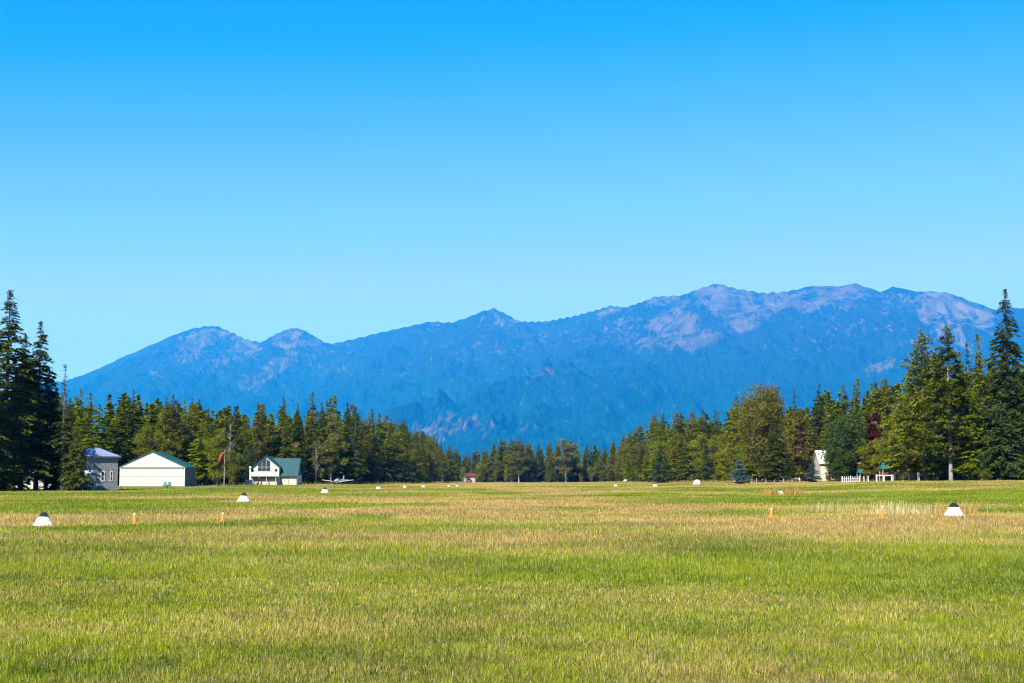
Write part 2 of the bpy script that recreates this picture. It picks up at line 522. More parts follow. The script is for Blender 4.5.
h0, crestd = tent(polys[0], .30, 95, XX, YY, 2.0)
damp = crestd / (crestd + 350 * KM)
Xw, Yw = XX + wx * 330 * KM * damp, YY + wy * 330 * KM * damp
H, _ = tent(polys[0], .30, 95, Xw, Yw, 2.0)
for pl in polys[1:]:
    H = np.maximum(H, tent(pl, .40, 60, Xw, Yw)[0])
for pl in SUB:
    H = np.maximum(H, tent(pl, .55, 30, Xw, Yw)[0])
H = H + damp * KM * ((fbm(XX / 420 / KM, YY / 420 / KM, 61, 6, True) - .62) * 170 + (fbm(XX / 210 / KM + wx * 3, YY / 800 / KM, 66, 4, True) - .6) * 210 + (fbm(XX / 60 / KM, YY / 60 / KM, 71, 3) - .5) * 16)
H = np.where(YY < 5600 * KM, np.minimum(H, (YY - 5000 * KM) * .25 - 2), H)
H = np.maximum(H, -1.6)
# bare rock, burns and scree: centre (photo px, py) turned into bearing and height, half-widths in px, strength
ROCK = [(207, 334, 34, 10, 1.), (240, 347, 26, 11, .9), (290, 338, 22, 9, .95), (275, 362, 26, 10, .8), (316, 348, 16, 7, .8), (215, 372, 22, 7, .45), (258, 388, 16, 8, .4), (180, 345, 20, 10, .6), (330, 362, 30, 8, .4),
        (497, 318, 20, 8, .6), (470, 330, 30, 7, .5), (430, 330, 30, 5, .35), (500, 350, 60, 10, .35), (470, 362, 24, 4, .6), (418, 362, 14, 4, .6), (560, 340, 50, 14, .45), (620, 330, 30, 16, .5), (640, 345, 12, 6, .55), (610, 306, 12, 3.5, 1.3), (652, 300, 14, 4, .8),
        (545, 376, 12, 3, .8), (440, 372, 12, 4, .4), (555, 395, 70, 16, .22), (680, 320, 30, 22, 1.), (662, 336, 22, 12, .85), (705, 300, 22, 14, 1.1), (745, 304, 34, 12, 1.1), (722, 318, 26, 14, 1.0), (768, 300, 20, 8, 1.), (790, 300, 20, 7, .8),
        (820, 294, 26, 8, 1.0), (850, 291, 26, 7, .9), (905, 298, 20, 6, .8), (945, 303, 22, 10, 1.3), (935, 316, 24, 12, 1.1), (960, 318, 22, 14, .9), (985, 318, 16, 9, .7), (868, 306, 20, 10, .6), (905, 320, 26, 16, .6), (860, 335, 36, 20, .4), (830, 320, 24, 12, .5),
        (872, 368, 20, 6, .75), (930, 350, 26, 16, .5), (455, 417, 32, 9, .62), (430, 428, 30, 8, .45), (510, 428, 24, 6, .35), (660, 413, 8, 3, .4), (745, 350, 26, 8, .2), (790, 345, 26, 14, .35)]
EL = (H - CAMZ) / YY
BARE = [  # outlines of the bare faces and screes (photo px), strength
    ([(681, 296), (692, 310), (706, 323), (727, 335), (712, 343), (690, 345), (660, 346), (634, 354), (643, 336), (660, 316)], 1.0),
    ([(688, 293), (700, 288), (717, 282), (738, 288), (765, 292), (790, 290), (802, 297), (786, 306), (766, 318), (747, 333), (734, 330), (714, 316), (699, 302)], 1.0),
    ([(798, 288), (835, 285), (858, 282), (882, 292), (868, 300), (846, 305), (828, 299), (816, 309), (802, 313), (790, 303)], .95),
    ([(925, 291), (948, 290), (965, 298), (986, 307), (992, 322), (978, 331), (962, 322), (950, 316), (946, 330), (938, 334), (930, 322), (916, 314), (918, 300)], 1.15),
    ([(953, 318), (961, 330), (973, 348), (980, 362), (973, 354), (962, 340), (951, 325)], 1.35), ([(937, 318), (943, 330), (947, 344), (940, 338), (933, 324)], 1.2),
    ([(884, 298), (900, 294), (918, 300), (912, 316), (900, 330), (888, 326), (880, 312)], .62),
    ([(640, 303), (655, 297), (676, 296), (664, 303), (648, 307)], .9), ([(598, 309), (610, 304), (624, 307), (616, 311), (604, 312)], 1.3),
    ([(176, 342), (186, 332), (197, 326), (218, 325), (230, 331), (221, 339), (208, 347), (192, 350), (180, 350)], 1.0),
    ([(234, 337), (250, 341), (264, 347), (256, 356), (240, 359), (222, 364), (212, 358), (226, 348)], .9),
    ([(273, 337), (290, 328), (304, 329), (318, 338), (332, 347), (322, 353), (305, 349), (292, 355), (276, 347)], .95),
    ([(256, 371), (272, 359), (292, 356), (300, 362), (286, 371), (268, 378), (246, 386), (236, 384)], .85),
    ([(200, 368), (216, 362), (232, 366), (228, 378), (210, 380)], .5), ([(300, 362), (322, 352), (336, 352), (326, 364), (310, 372)], .55),
    ([(486, 312), (494, 309), (508, 316), (520, 322), (512, 327), (498, 324), (488, 330), (478, 326)], .66), ([(436, 322), (452, 323), (446, 330), (420, 336), (410, 332)], .42),
    ([(856, 372), (872, 364), (890, 360), (886, 368), (868, 377)], .9), ([(424, 416), (446, 410), (478, 414), (494, 424), (474, 430), (440, 428)], .72), ([(404, 360), (432, 357), (430, 363), (408, 366)], .5),
    ([(452, 361), (486, 358), (492, 364), (462, 367)], .6), ([(532, 376), (550, 373), (556, 377), (540, 380)], 1.0), ([(620, 322), (636, 316), (642, 330), (630, 342), (620, 338)], .66),
    ([(820, 312), (850, 306), (866, 318), (872, 340), (850, 350), (836, 338)], .5), ([(950, 334), (990, 330), (1004, 346), (970, 352)], .45),
]
wob = 6.0 / F
Aw = AA + (fbm(XX / 330 / KM, (YY + 2 * H) / 330 / KM, 85, 5) - .5) * 4 * wob
Ew = EL + (fbm(XX / 330 / KM, (YY + 2 * H) / 330 / KM, 95, 5) - .5) * 3 * wob
rock = np.zeros(XX.shape)
for poly, s_ in BARE:
    q = [(ray(*p)[0] / ray(*p)[1], ray(*p)[2] / ray(*p)[1]) for p in poly]
    inside = np.zeros(XX.shape, bool); dist = np.full(XX.shape, 1e9)
    for (x0, y0), (x1, y1) in zip(q, q[1:] + q[:1]):
        c = ((y0 > Ew) != (y1 > Ew)) & (Aw < (x1 - x0) * (Ew - y0) / (y1 - y0 + 1e-12) + x0)
        inside ^= c
        L2 = (x1 - x0) ** 2 + (y1 - y0) ** 2
        t = np.clip(((Aw - x0) * (x1 - x0) + (Ew - y0) * (y1 - y0)) / L2, 0, 1)
        dist = np.minimum(dist, np.hypot(Aw - x0 - t * (x1 - x0), Ew - y0 - t * (y1 - y0)))
    sd = np.where(inside, dist, -dist) * F
    rock = np.maximum(rock, 1.06 * s_ * sstep(-6, 3, sd))
FAINT = [(560, 338, 70, 12, .34), (500, 350, 70, 10, .28), (620, 335, 34, 14, .36), (440, 345, 30, 8, .26), (540, 372, 60, 8, .2), (440, 426, 50, 9, .42), (520, 428, 24, 6, .36), (580, 400, 70, 14, .2), (860, 335, 60, 18, .3), (940, 345, 44, 18, .40), (970, 325, 30, 12, .45), (885, 315, 20, 14, .4),
         (790, 350, 30, 12, .24), (330, 366, 40, 10, .3), (180, 352, 30, 10, .36), (258, 390, 26, 8, .3), (160, 366, 20, 8, .25), (660, 412, 14, 4, .36), (745, 372, 50, 10, .14), (350, 345, 20, 6, .3), (400, 372, 30, 6, .25)]
for px, py, rx, ry, s_ in FAINT:
    dx, dy, dz = ray(px, py)
    rock = np.maximum(rock, 1.6 * s_ * np.exp(-.55 * (((Aw - dx / dy) / (rx / F)) ** 2 + ((Ew - dz / dy) / (ry / F)) ** 2)))
rib = fbm(XX / 62 / KM + wx * 9, (YY + H) / 420 / KM, 166, 3, True)          # bare ribs, wooded gullies
rock = np.clip(rock * (1 - .42 * sstep(.62, .30, rib)), 0, 1.6)
idx = np.arange(na * nr).reshape(nr, na)
mf = np.stack([idx[:-1, :-1], idx[:-1, 1:], idx[1:, 1:], idx[1:, :-1]], -1).reshape(-1, 4)
m, nt, out = newmat('forested rock slopes')
ra = N(nt, 'ShaderNodeAttribute', attribute_name='rock')
b = N(nt, 'ShaderNodeBsdfDiffuse')
v1 = objco(nt)
fine = noise(nt, 1 / 55, 3, objco(nt, 1, .5, .45), .65)
mid = noise(nt, 1 / 320, 5, v1, .6)
big = noise(nt, 1 / 1900, 4, v1)
s1 = N(nt, 'ShaderNodeMath', operation='ADD'); nt.links.new(ra.outputs['Fac'], s1.inputs[0]); nt.links.new(maprange(nt, fine, .32, .68, -.42, .42), s1.inputs[1])
s2 = N(nt, 'ShaderNodeMath', operation='ADD'); nt.links.new(s1.outputs[0], s2.inputs[0]); nt.links.new(maprange(nt, mid, .3, .7, -.24, .24), s2.inputs[1])
rk = maprange(nt, s2.outputs[0], .50, 1.08)
forest = mixcol(nt, maprange(nt, big, .35, .65), (.001, .008, .012), (.003, .024, .024))
forest = mixcol(nt, maprange(nt, fine, .35, .7), forest, (.006, .042, .038))
rockc = mixcol(nt, maprange(nt, mid, .35, .65), (.024, .025, .027), (.085, .076, .073))
rockc = mixcol(nt, maprange(nt, ra.outputs['Fac'], 1.12, 1.5), rockc, (.17, .15, .14))
gp = N(nt, 'ShaderNodeNewGeometry'); sx_ = N(nt, 'ShaderNodeSeparateXYZ'); nt.links.new(gp.outputs['Position'], sx_.inputs[0])
forest = mixcol(nt, maprange(nt, sx_.outputs[2], 600, 2100), mixcol(nt, 1.0, forest, (.9, 1.1, 1.0), 'MULTIPLY'), mixcol(nt, 1.0, forest, (2.6, .62, 1.0), 'MULTIPLY'))
nt.links.new(mixcol(nt, rk, forest, rockc), b.inputs[0])
bp = N(nt, 'ShaderNodeBump'); bp.inputs['Strength'].default_value = 1.0; bp.inputs['Distance'].default_value = 30
nt.links.new(fine, bp.inputs['Height']); nt.links.new(bp.outputs[0], b.inputs['Normal'])
nt.links.new(b.outputs[0], out.inputs[0])
mo = link('mountains', mesh_np('mountains', np.stack([XX, YY, H], -1).reshape(-1, 3), mf, m, True, fattr={'rock': rock.ravel()}))
tag(mo, 'long blue mountain range with forested slopes and bare rocky summits', 'mountains', kind='structure')

# ------------------------------------------------------------------ haze
m, nt, out = newmat('valley haze')
pv = N(nt, 'ShaderNodeVolumePrincipled')
pv.inputs['Color'].default_value = (.006, .275, 1.0, 1)
pv.inputs['Absorption Color'].default_value = (1, 1, 1, 1)
pv.inputs['Density'].default_value = .60 / 6000 / KM
pv.inputs['Anisotropy'].default_value = 0.0
nt.links.new(pv.outputs[0], out.inputs['Volume'])
hz = MB().box(-22600, 22600, -700, 31200, -3.0, 3300).build('haze', m)
tag(hz, 'thin blue haze filling the valley air', 'haze', kind='stuff')
# ------------------------------------------------------------------ grass blades
m, nt, out = newmat('grass blades')
a_ = N(nt, 'ShaderNodeAttribute', attribute_name='col')
d_ = N(nt, 'ShaderNodeBsdfDiffuse'); t_ = N(nt, 'ShaderNodeBsdfTranslucent'); mx = N(nt, 'ShaderNodeMixShader')
mx.inputs[0].default_value = .42
nt.links.new(a_.outputs['Color'], d_.inputs[0]); nt.links.new(a_.outputs['Color'], t_.inputs[0])
nt.links.new(d_.outputs[0], mx.inputs[1]); nt.links.new(t_.outputs[0], mx.inputs[2]); nt.links.new(mx.outputs[0], out.inputs[0])
M_BLADE = m


def blades(n, y0, y1, power, hmean, width, lean, curved, seed):
    g = np.random.default_rng(seed)
    u = g.random(n)
    if abs(power - 1) < 1e-3:
        Y = y0 * (y1 / y0) ** u
    else:
        e = 1 - power
        Y = (y0 ** e + u * (y1 ** e - y0 ** e)) ** (1 / e)
    X = (g.random(n) * 2 - 1) * (.36 * Y * 1.08 + 6.5)
    # blades gather in tufts
    X = X + g.normal(0, .02, n); Y = Y + g.normal(0, .02, n)
    rgb, d = field_rgb(X, Y, r1=g.random(n))
    clump = fbm(X / .5, Y / .5, 91, 2)
    h = hmean * (.55 + .9 * g.random(n)) * (.65 + .8 * clump) * (1 + .35 * (d > .75) * g.random(n))
    wv = width * (.6 + .8 * g.random(n)) * (Y / y0) ** .75
    rgb = rgb * (.45 + 1.1 * g.random((n, 1))) * (.8 + .4 * clump[:, None])
    pale = g.random(n) < .05 + .08 * d
    rgb[pale] = np.array((.50, .44, .25)) * (.6 + .6 * g.random((pale.sum(), 1)))
    tu = fbm(X / .45, Y / .6, 92, 2) * (.55 + .7 * fbm(X / 4, Y / 4, 93, 2)) * (1 - .6 * d)
    lime = (tu > .545) & (g.random(n) < .6); rgb[lime] = np.array((.27, .32, .018)) * (.6 + .7 * g.random((lime.sum(), 1))); h = np.where(lime, h * 1.25, h)
    tu2 = fbm(X / .5, Y / .7, 94, 2) * (.55 + .7 * fbm(X / 5, Y / 5, 95, 2))
    dk = (tu2 > .56) & ~lime & (g.random(n) < .8); rgb[dk] = rgb[dk] * np.array((.72, .82, .75))
    ang = g.random(n) * math.pi
    sx, sy = np.cos(ang) * wv * .5, np.sin(ang) * wv * .5
    la = g.random(n) * 2 * math.pi; ll = h * lean * g.random(n)
    lx, ly = np.cos(la) * ll, np.sin(la) * ll
    z = gz(X, Y) - .005
    P = np.stack([X, Y, z], -1)
    S = np.stack([sx, sy, 0 * sx], -1)
    if curved:
        M = P + np.stack([lx * .35, ly * .35, h * .6], -1)
        T = P + np.stack([lx, ly, h], -1)
        v = np.stack([P - S, P + S, M + S * .75, M - S * .75, T], 1).reshape(-1, 3)
        b0 = np.arange(n)[:, None] * 5
        f = np.concatenate([b0 + np.array([0, 1, 2]), b0 + np.array([0, 2, 3]), b0 + np.array([3, 2, 4])])
        return v, f, np.repeat(rgb, 5, 0)
    T = P + np.stack([lx, ly, h], -1)
    v = np.stack([P - S, P + S, T], 1).reshape(-1, 3)
    f = np.arange(n * 3).reshape(-1, 3)
    return v, f, np.repeat(rgb, 3, 0)


def join(parts):
    vs, fs, cs, o = [], [], [], 0
    for v, f, c in parts:
        vs.append(v); fs.append(f + o); cs.append(c); o += len(v)
    return np.concatenate(vs), np.concatenate(fs), np.concatenate(cs)


bv, bf, bc = join([blades(620000, 8.0, 27, 1.2, .052, .0048, .65, True, 1),
                   blades(400000, 24, 80, 1.3, .085, .013, .5, False, 2),
                   blades(230000, 72, 380, 1.3, .085, .035, .4, False, 3)])
tag(link('grass', mesh_np('grass', bv, bf, M_BLADE, False, bc)), 'short grass of the field, green mixed with dry straw', 'grass', kind='stuff')


def tufts(spec, seed):
    g = np.random.default_rng(seed); parts = []
    for px, Y, rx, ry, n, h, rgb in spec:
        cx, cy, _ = gpt(px, Y)
        X = cx + g.normal(0, rx, n); Yq = cy + g.normal(0, ry, n)
        n = int(n)
        hh = h * (.25 + .95 * g.random(n) ** 1.4); wv = (.012 + .018 * g.random(n)) * (Y / 60)
        ang = g.random(n) * math.pi; la = g.random(n) * 6.283; ll = hh * .35 * g.random(n)
        P = np.stack([X, Yq, gz(X, Yq) - .01], -1); S = np.stack([np.cos(ang) * wv, np.sin(ang) * wv, 0 * wv], -1) * .5
        T = P + np.stack([np.cos(la) * ll, np.sin(la) * ll, hh], -1)
        v = np.stack([P - S, P + S, T + S * .3, T - S * .3], 1).reshape(-1, 3)
        c = np.array(rgb) * (.6 + .7 * g.random((n, 1)))
        parts.append((v, np.arange(4 * n).reshape(-1, 4), np.repeat(c, 4, 0)))
    return join(parts)


DRY, PALE, TAN = (.50, .36, .12), (.62, .54, .30), (.48, .29, .085)
tv, tf, tc = tufts([(888, 66, .5, .5, 260, .62, PALE), (884, 66, .7, .6, 120, .4, DRY), (915, 67, .9, .8, 420, .42, PALE), (938, 66.5, .4, .4, 260, .45, DRY), (966, 66, .22, .3, 240, .55, DRY), (972, 66, .2, .3, 70, .45, DRY),
                    (850, 69, 1.2, 1, 420, .36, DRY), (818, 71, .5, .6, 80, .5, PALE), (806, 71, 1.5, 1, 380, .3, DRY), (846, 72, .4, .4, 60, .5, PALE),
                    (773, 138, .5, .5, 160, .75, TAN), (789, 138, .55, .5, 200, .8, TAN),
                    (32, 53, .3, .5, 160, .34, DRY), (60, 53, .5, .5, 240, .3, DRY), (74, 53.5, .5, .5, 120, .26, DRY), (100, 55, 1.2, .8, 260, .24, DRY), (150, 56, 1.4, .8, 260, .25, DRY), (200, 58, 1.2, .8, 160, .22, DRY)], 44)
tag(link('tall_grass', mesh_np('tall_grass', tv, tf, M_BLADE, False, tc)), 'taller dry grass left standing in tufts around the runway markers', 'grass', kind='stuff')

# ------------------------------------------------------------------ trees
def leaves_mesh(P, D, ln, wd, seed, flat=.6):
    """diamond leaf sprays at P pointing along D"""
    sz = 1.0
    if isinstance(seed, tuple): seed, sz = seed; sz = sz[:, None]
    g = np.random.default_rng(seed); n = len(P)
    D = D / (np.linalg.norm(D, axis=1, keepdims=True) + 1e-9)
    up = np.stack([g.normal(0, flat, n), g.normal(0, flat, n), np.ones(n)], -1)
    S = np.cross(D, up); S /= (np.linalg.norm(S, axis=1, keepdims=True) + 1e-9)
    l = sz * ln * (.6 + .8 * g.random((n, 1))); w_ = sz * wd * (.6 + .8 * g.random((n, 1)))
    A_ = P - D * l * .5; T = P + D * l * .5 - np.array((0, 0, 1)) * l * .12
    v = np.stack([A_, P + S * w_ * .5, T, P - S * w_ * .5], 1).reshape(-1, 3)
    f = np.arange(4 * n).reshape(-1, 4)
    return v, f, np.repeat(g.random(n), 4)


def conifer(h, Rm, base, seed, dens=7.0, per_m=9.0, pw=.8, droop=.25, up=.10, ln=.55, wd=.2, fan=.38, clumpy=0.0, rough=.3, lean=0.0, gapf=.62):
    g = np.random.default_rng(seed)
    nb = int((1 - base) * h * per_m)
    t = np.sort(g.random(nb) ** 1.0)
    z = h * (base + (1 - base) * t)
    shape = (1 - t) ** pw * (.35 + .65 * np.minimum(1, t / .12)) + .02
    az = g.random(nb) * 6.283
    side = 1 + rough * np.sin(az * 2 + seed) * .35 + rough * np.sin(az * 3 + z * .9) * .5
    L = np.maximum(.3, 1.38 * Rm * shape * side * (1 - rough + 2 * rough * g.random(nb)))
    gap = fbm(z / 1.6, az * .8, seed, 2)
    L = L * np.where(gap < .34, gapf, 1.0)
    Ps, Ds, v_ = [], [], []
    cnt = np.maximum(3, (L * dens * 1.5 + 3).astype(int))
    bi = np.repeat(np.arange(nb), cnt)
    s = g.random(len(bi)) ** .5
    s = np.where(g.random(len(bi)) < .22, s * .45, s)
    if clumpy: s = np.where(g.random(len(bi)) < .25, .1 + .5 * s, .42 + .58 * s)
    a = az[bi]; Lb = L[bi]
    dirx, diry = np.cos(a), np.sin(a)
    lat = (g.random(len(bi)) * 2 - 1) * fan * Lb * (1.1 - s)
    r = Lb * s
    zz = z[bi] + up * r - droop * Lb * s * s
    P = np.stack([dirx * r - diry * lat, diry * r + dirx * lat, zz], -1)
    P += g.normal(0, 1, P.shape) * (.07 + clumpy * .30)
    P[:, 0] += lean * (P[:, 2] / h) ** 2
    da = a + np.sign(lat) * (.3 + .5 * g.random(len(bi)))
    D = np.stack([np.cos(da), np.sin(da), up - 2 * droop * s * .6 + g.normal(0, .25 + clumpy * .5, len(bi))], -1)
    nt_ = int(h * 1.2)
    top = np.stack([g.normal(0, .05, nt_), g.normal(0, .05, nt_), h * (1 - .05 * g.random(nt_))], -1)
    sz = np.concatenate([.45 + .55 * np.minimum(1, Lb / 1.7), np.full(nt_, .45)])
    P = np.concatenate([P, top]); D = np.concatenate([D, np.tile((0, .2, 1.), (nt_, 1))])
    tk = MB()
    r0 = .011 * h + .06
    tk.tube([(0, 0, -.3), (0, 0, .25), (lean * .06, 0, h * .25), (lean * .36, 0, h * .6), (lean * .98, 0, h * .99)], [r0 * 1.35, r0 * 1.05, r0 * .8, r0 * .45, .02], 9)
    for k in range(0, nb, 3):
        if t[k] < .85:
            e = L[k] * .8
            tk.tube([(lean * (z[k] / h) ** 2, 0, z[k]), (math.cos(az[k]) * e, math.sin(az[k]) * e, z[k] + up * e - droop * e * .7)], [.035 + .012 * L[k], .012], 4)
    return tk, P, D * 1.0, ln * 1.2, wd * 1.5, (seed, sz)


def broadleaf(h, rx, base, seed, nclump=70, per=95, ln=.42, wd=.26, narrow=1.0):
    g = np.random.default_rng(seed)
    zc = h * (base + 1) / 2; rz = h * (1 - base) / 2
    C = []
    while len(C) < nclump:
        q = g.normal(0, 1, 3); q /= np.linalg.norm(q); q *= g.random() ** .45
        wob = .5 + .95 * vnoise(q[0] * 2.6 + q[1] * 1.3 + 5 + seed, q[2] * 2.6 + 9, seed)
        C.append((q[0] * rx * wob, q[1] * rx * wob, zc + q[2] * rz * (1 if q[2] < 0 else narrow)))
    C = np.array(C)
    cr = rx * (.20 + .20 * g.random(nclump))
    ci = np.repeat(np.arange(nclump), per)
    q = g.normal(0, 1, (len(ci), 3)); q /= np.linalg.norm(q, axis=1, keepdims=True); q *= g.random((len(ci), 1)) ** .4
    P = C[ci] + q * cr[ci][:, None] * np.array((1, 1, .75))
    D = q + g.normal(0, .5, q.shape) + np.array((0, 0, -.25))
    tk = MB(); r0 = .013 * h + .05
    tk.tube([(0, 0, -.3), (0, 0, .2), (.1, 0, h * base * .7), (.0, .1, h * .55), (.1, 0, h * .85)], [r0 * 1.4, r0, r0 * .8, r0 * .5, .03], 9)
    for k in range(0, nclump, 3):
        c = C[k]; z0 = max(h * base * .5, c[2] - (abs(c[0]) + abs(c[1])) * .9 - .5)
        tk.tube([(0, 0, min(z0, h * .8)), (c[0] * .5, c[1] * .5, (z0 + c[2]) / 2 + .3), tuple(c)], [r0 * .4, r0 * .25, .02], 5)
    return tk, P, D, ln, wd, seed


def snag(h, seed, spread=2.2):
    g = random.Random(seed); tk = MB(); br = MB(); r0 = .12
    tk.tube([(0, 0, -.3), (.05, 0, h * .4), (.2, 0, h * .75), (.1, .1, h)], [r0, r0 * .7, r0 * .4, .03], 8)
    for k in range(60):
        z = h * g.uniform(.35, .98); a = g.uniform(0, 6.28); L = spread * g.uniform(.4, 1) * (1.25 - z / h)
        p1 = (math.cos(a) * L * .5, math.sin(a) * L * .5, z + L * .35); p2 = (math.cos(a) * L, math.sin(a) * L, z + L * .9)
        br.tube([(.12, 0, z), p1, p2], [.09, .06, .025], 4)
        for j in range(3):
            b = a + g.uniform(-1, 1); l2 = L * .4
            br.tube([p1, (p1[0] + math.cos(b) * l2, p1[1] + math.sin(b) * l2, p1[2] + l2 * .6)], [.04, .015], 3)
    return tk, br


LM = {
    'spruce': leafmat('dark spruce needles', (.009, .021, .006), (.105, .148, .024), 0.3),
    'fir': leafmat('mid green fir needles', (.026, .050, .002), (.29, .35, .010), 0.4),
    'pine': leafmat('olive pine needles', (.03, .042, .004), (.25, .25, .02), 0.35, (1.2, 1.0, .7)),
    'leafy': leafmat('yellow green leaves', (.04, .064, .006), (.29, .30, .022), 0.38, (1.2, 1.0, .6)),
    'leafy_dark': leafmat('deep green leaves', (.013, .030, .008), (.085, .125, .022), 0.25, (1.1, 1.0, .8)),
    'blue': leafmat('blue spruce needles', (.022, .048, .055), (.16, .25, .25), 0.25, (1, 1, 1)),
    'autumn': leafmat('rusty leaves', (.06, .035, .007), (.24, .16, .03), .3, (1.1, .9, .8)),
    'fir_dark': leafmat('deep olive green needles', (.018, .032, .003), (.19, .225, .014), 0.34),
    'olive': leafmat('brownish olive needles', (.03, .03, .006), (.20, .165, .03), .3, (1.1, 1.0, .8)),
    'red': leafmat('dark red leaves', (.03, .006, .006), (.13, .030, .026), 0.3, (1, 1, 1)),
    'pale': leafmat('grey green leaves', (.045, .055, .010), (.26, .26, .045), 0.35, (1.2, 1.0, .8)),
}
BK = {'grey': barkmat('grey bark', (.13, .11, .095)), 'pale': barkmat('pale bark', (.24, .21, .18)), 'brown': barkmat('red brown bark', (.14, .085, .055)), 'dead': barkmat('bare grey wood', (.15, .14, .125))}
PROTO = {}


def proto(key, gen, leaf, bark):
    tk, P, D, ln, wd, seed = gen
    v, f, a = leaves_mesh(P, D, ln, wd, seed)
    PROTO[key] = dict(trunk=tk.mesh('trunk', BK[bark], 0, True), crown=mesh_np('crown', v, f, LM[leaf], False, fattr={'v': a}),
                      h=float(P[:, 2].max()), P=P, D=D, ln=ln, wd=wd, leaf=leaf)


proto('spruce0', conifer(30, 4.3, .03, 101, 9, 16, .85, .30, .05, .42, .15, rough=.22), 'spruce', 'brown')
proto('spruce1', conifer(24, 3.0, .04, 102, 10, 15, .9, .30, .05, .40, .15, rough=.2), 'spruce', 'brown')
proto('spruce2', conifer(24, 2.6, .05, 103, 10, 14, .95, .28, .04, .40, .14, rough=.3), 'spruce', 'grey')
proto('thin_spruce', conifer(22, 2.4, .05, 104, 9, 8, 1.25, .25, .05, .38, .13, rough=.5), 'spruce', 'grey')
proto('fir0', conifer(23, 3.0, .03, 111, 10, 15, .92, .22, .15, .44, .17, rough=.2), 'fir', 'grey')
proto('fir1', conifer(22, 2.7, .04, 112, 10, 15, .80, .18, .2, .44, .17, rough=.25), 'fir', 'grey')
proto('fir2', conifer(24, 2.5, .04, 113, 10, 15, 1.0, .25, .12, .42, .16, rough=.25, lean=.5), 'fir', 'brown')
proto('fir3', conifer(21, 3.2, .03, 114, 10, 14, .88, .24, .12, .44, .17, rough=.28), 'fir', 'grey')
proto('fir4', conifer(25, 2.3, .03, 115, 10, 15, 1.1, .28, .10, .42, .16, rough=.35), 'fir', 'grey')
proto('fir5', conifer(19, 3.0, .04, 116, 10, 15, .72, .16, .22, .44, .17, rough=.32, lean=-.4), 'fir', 'brown')
proto('fir6', conifer(22, 2.6, .03, 117, 10, 14, .92, .20, .18, .42, .16, rough=.42), 'fir_dark', 'grey')
proto('spruce_lifted', conifer(26, 3.6, .12, 118, 10, 15, .85, .28, .06, .42, .15, rough=.22), 'spruce', 'brown')
proto('pine0', conifer(23, 3.0, .14, 121, 10, 10, .66, .12, .25, .46, .18, .4, .7, .35), 'pine', 'brown')
proto('pine1', conifer(22, 2.7, .16, 122, 10, 10, .70, .10, .28, .46, .18, .4, .7, .4, .7), 'pine', 'grey')
proto('old_pine', conifer(27, 3.7, .13, 123, 11, 13, .72, .16, .16, .46, .17, .4, .35, .3), 'fir_dark', 'pale')
proto('ragged_pine', conifer(27, 3.0, .10, 126, 11, 9, .62, .14, .18, .46, .17, .4, .55, .6), 'fir_dark', 'brown')
proto('layered_pine', conifer(18, 3.8, .05, 124, 11, 11, .50, .14, .10, .46, .18, .4, .3, .2), 'olive', 'grey')
proto('leafy0', broadleaf(15, 3.6, .08, 131, 85, 130, .34, .21), 'leafy', 'pale')
proto('leafy1', broadleaf(14, 3.0, .08, 132, 80, 130, .34, .21), 'leafy', 'pale')
proto('leafy2', broadleaf(17, 3.2, .08, 133, 90, 130, .34, .21), 'pale', 'pale')
proto('round_dark', broadleaf(14, 5.4, .03, 134, 170, 150, .38, .24), 'leafy_dark', 'grey')
proto('tall_pale', broadleaf(22, 6.0, .05, 135, 230, 150, .40, .22, 1.0), 'pale', 'grey')
proto('blue', conifer(8, 2.0, .02, 141, 17, 24, .85, .18, .08, .27, .11, rough=.2), 'blue', 'grey')
proto('young_spruce', conifer(10, 2.6, .02, 142, 13, 20, .75, .25, .05, .34, .13, rough=.25), 'spruce', 'grey')
proto('red', broadleaf(9.5, 1.5, .45, 151, 36, 100, .28, .18), 'red', 'grey')
proto('bush', broadleaf(3.2, 1.5, .0, 152, 30, 90, .2, .13), 'leafy', 'grey')
proto('rust_bush', broadleaf(2.6, 1.4, .0, 153, 30, 90, .18, .12), 'autumn', 'grey')
SN = [snag(13, 5), snag(12, 9, 1.6)]
SNAGM = [(a.mesh('trunk', BK['dead'], 0, True), b.mesh('limbs', BK['dead'])) for a, b in SN]


def plant(key, name, X, Y, h, label, cat='tree', group=None, wide=1.0, rz=None):
    p = PROTO[key]; s = h / p['h']
    e = empty(name, (X, Y, float(gz(X, Y)) - .05), random.uniform(0, 6.28) if rz is None else rz, label, cat, group)
    e.scale = (s * wide, s * wide, s)
    link('trunk', p['trunk'], e); link('crown', p['crown'], e)
    return e


def plant_px(key, name, px, top, Y, label, cat='tree', group=None, wide=1.0, rz=None):
    X = at(px, 478, Y)[0]
    h = at(px, top, Y)[2] - float(gz(X, Y)) + .05
    return plant(key, name, X, Y, h, label, cat, group, wide, rz)


def dead_tree(k, px, top, Y, label):
    X = at(px, 478, Y)[0]; h = at(px, top, Y)[2] - float(gz(X, Y)); s = h / (13, 12)[k]
    e = empty('dead_tree', (X, Y, float(gz(X, Y))), random.uniform(0, 6), label, 'tree', None, s)
    link('trunk', SNAGM[k][0], e); link('limbs', SNAGM[k][1], e)


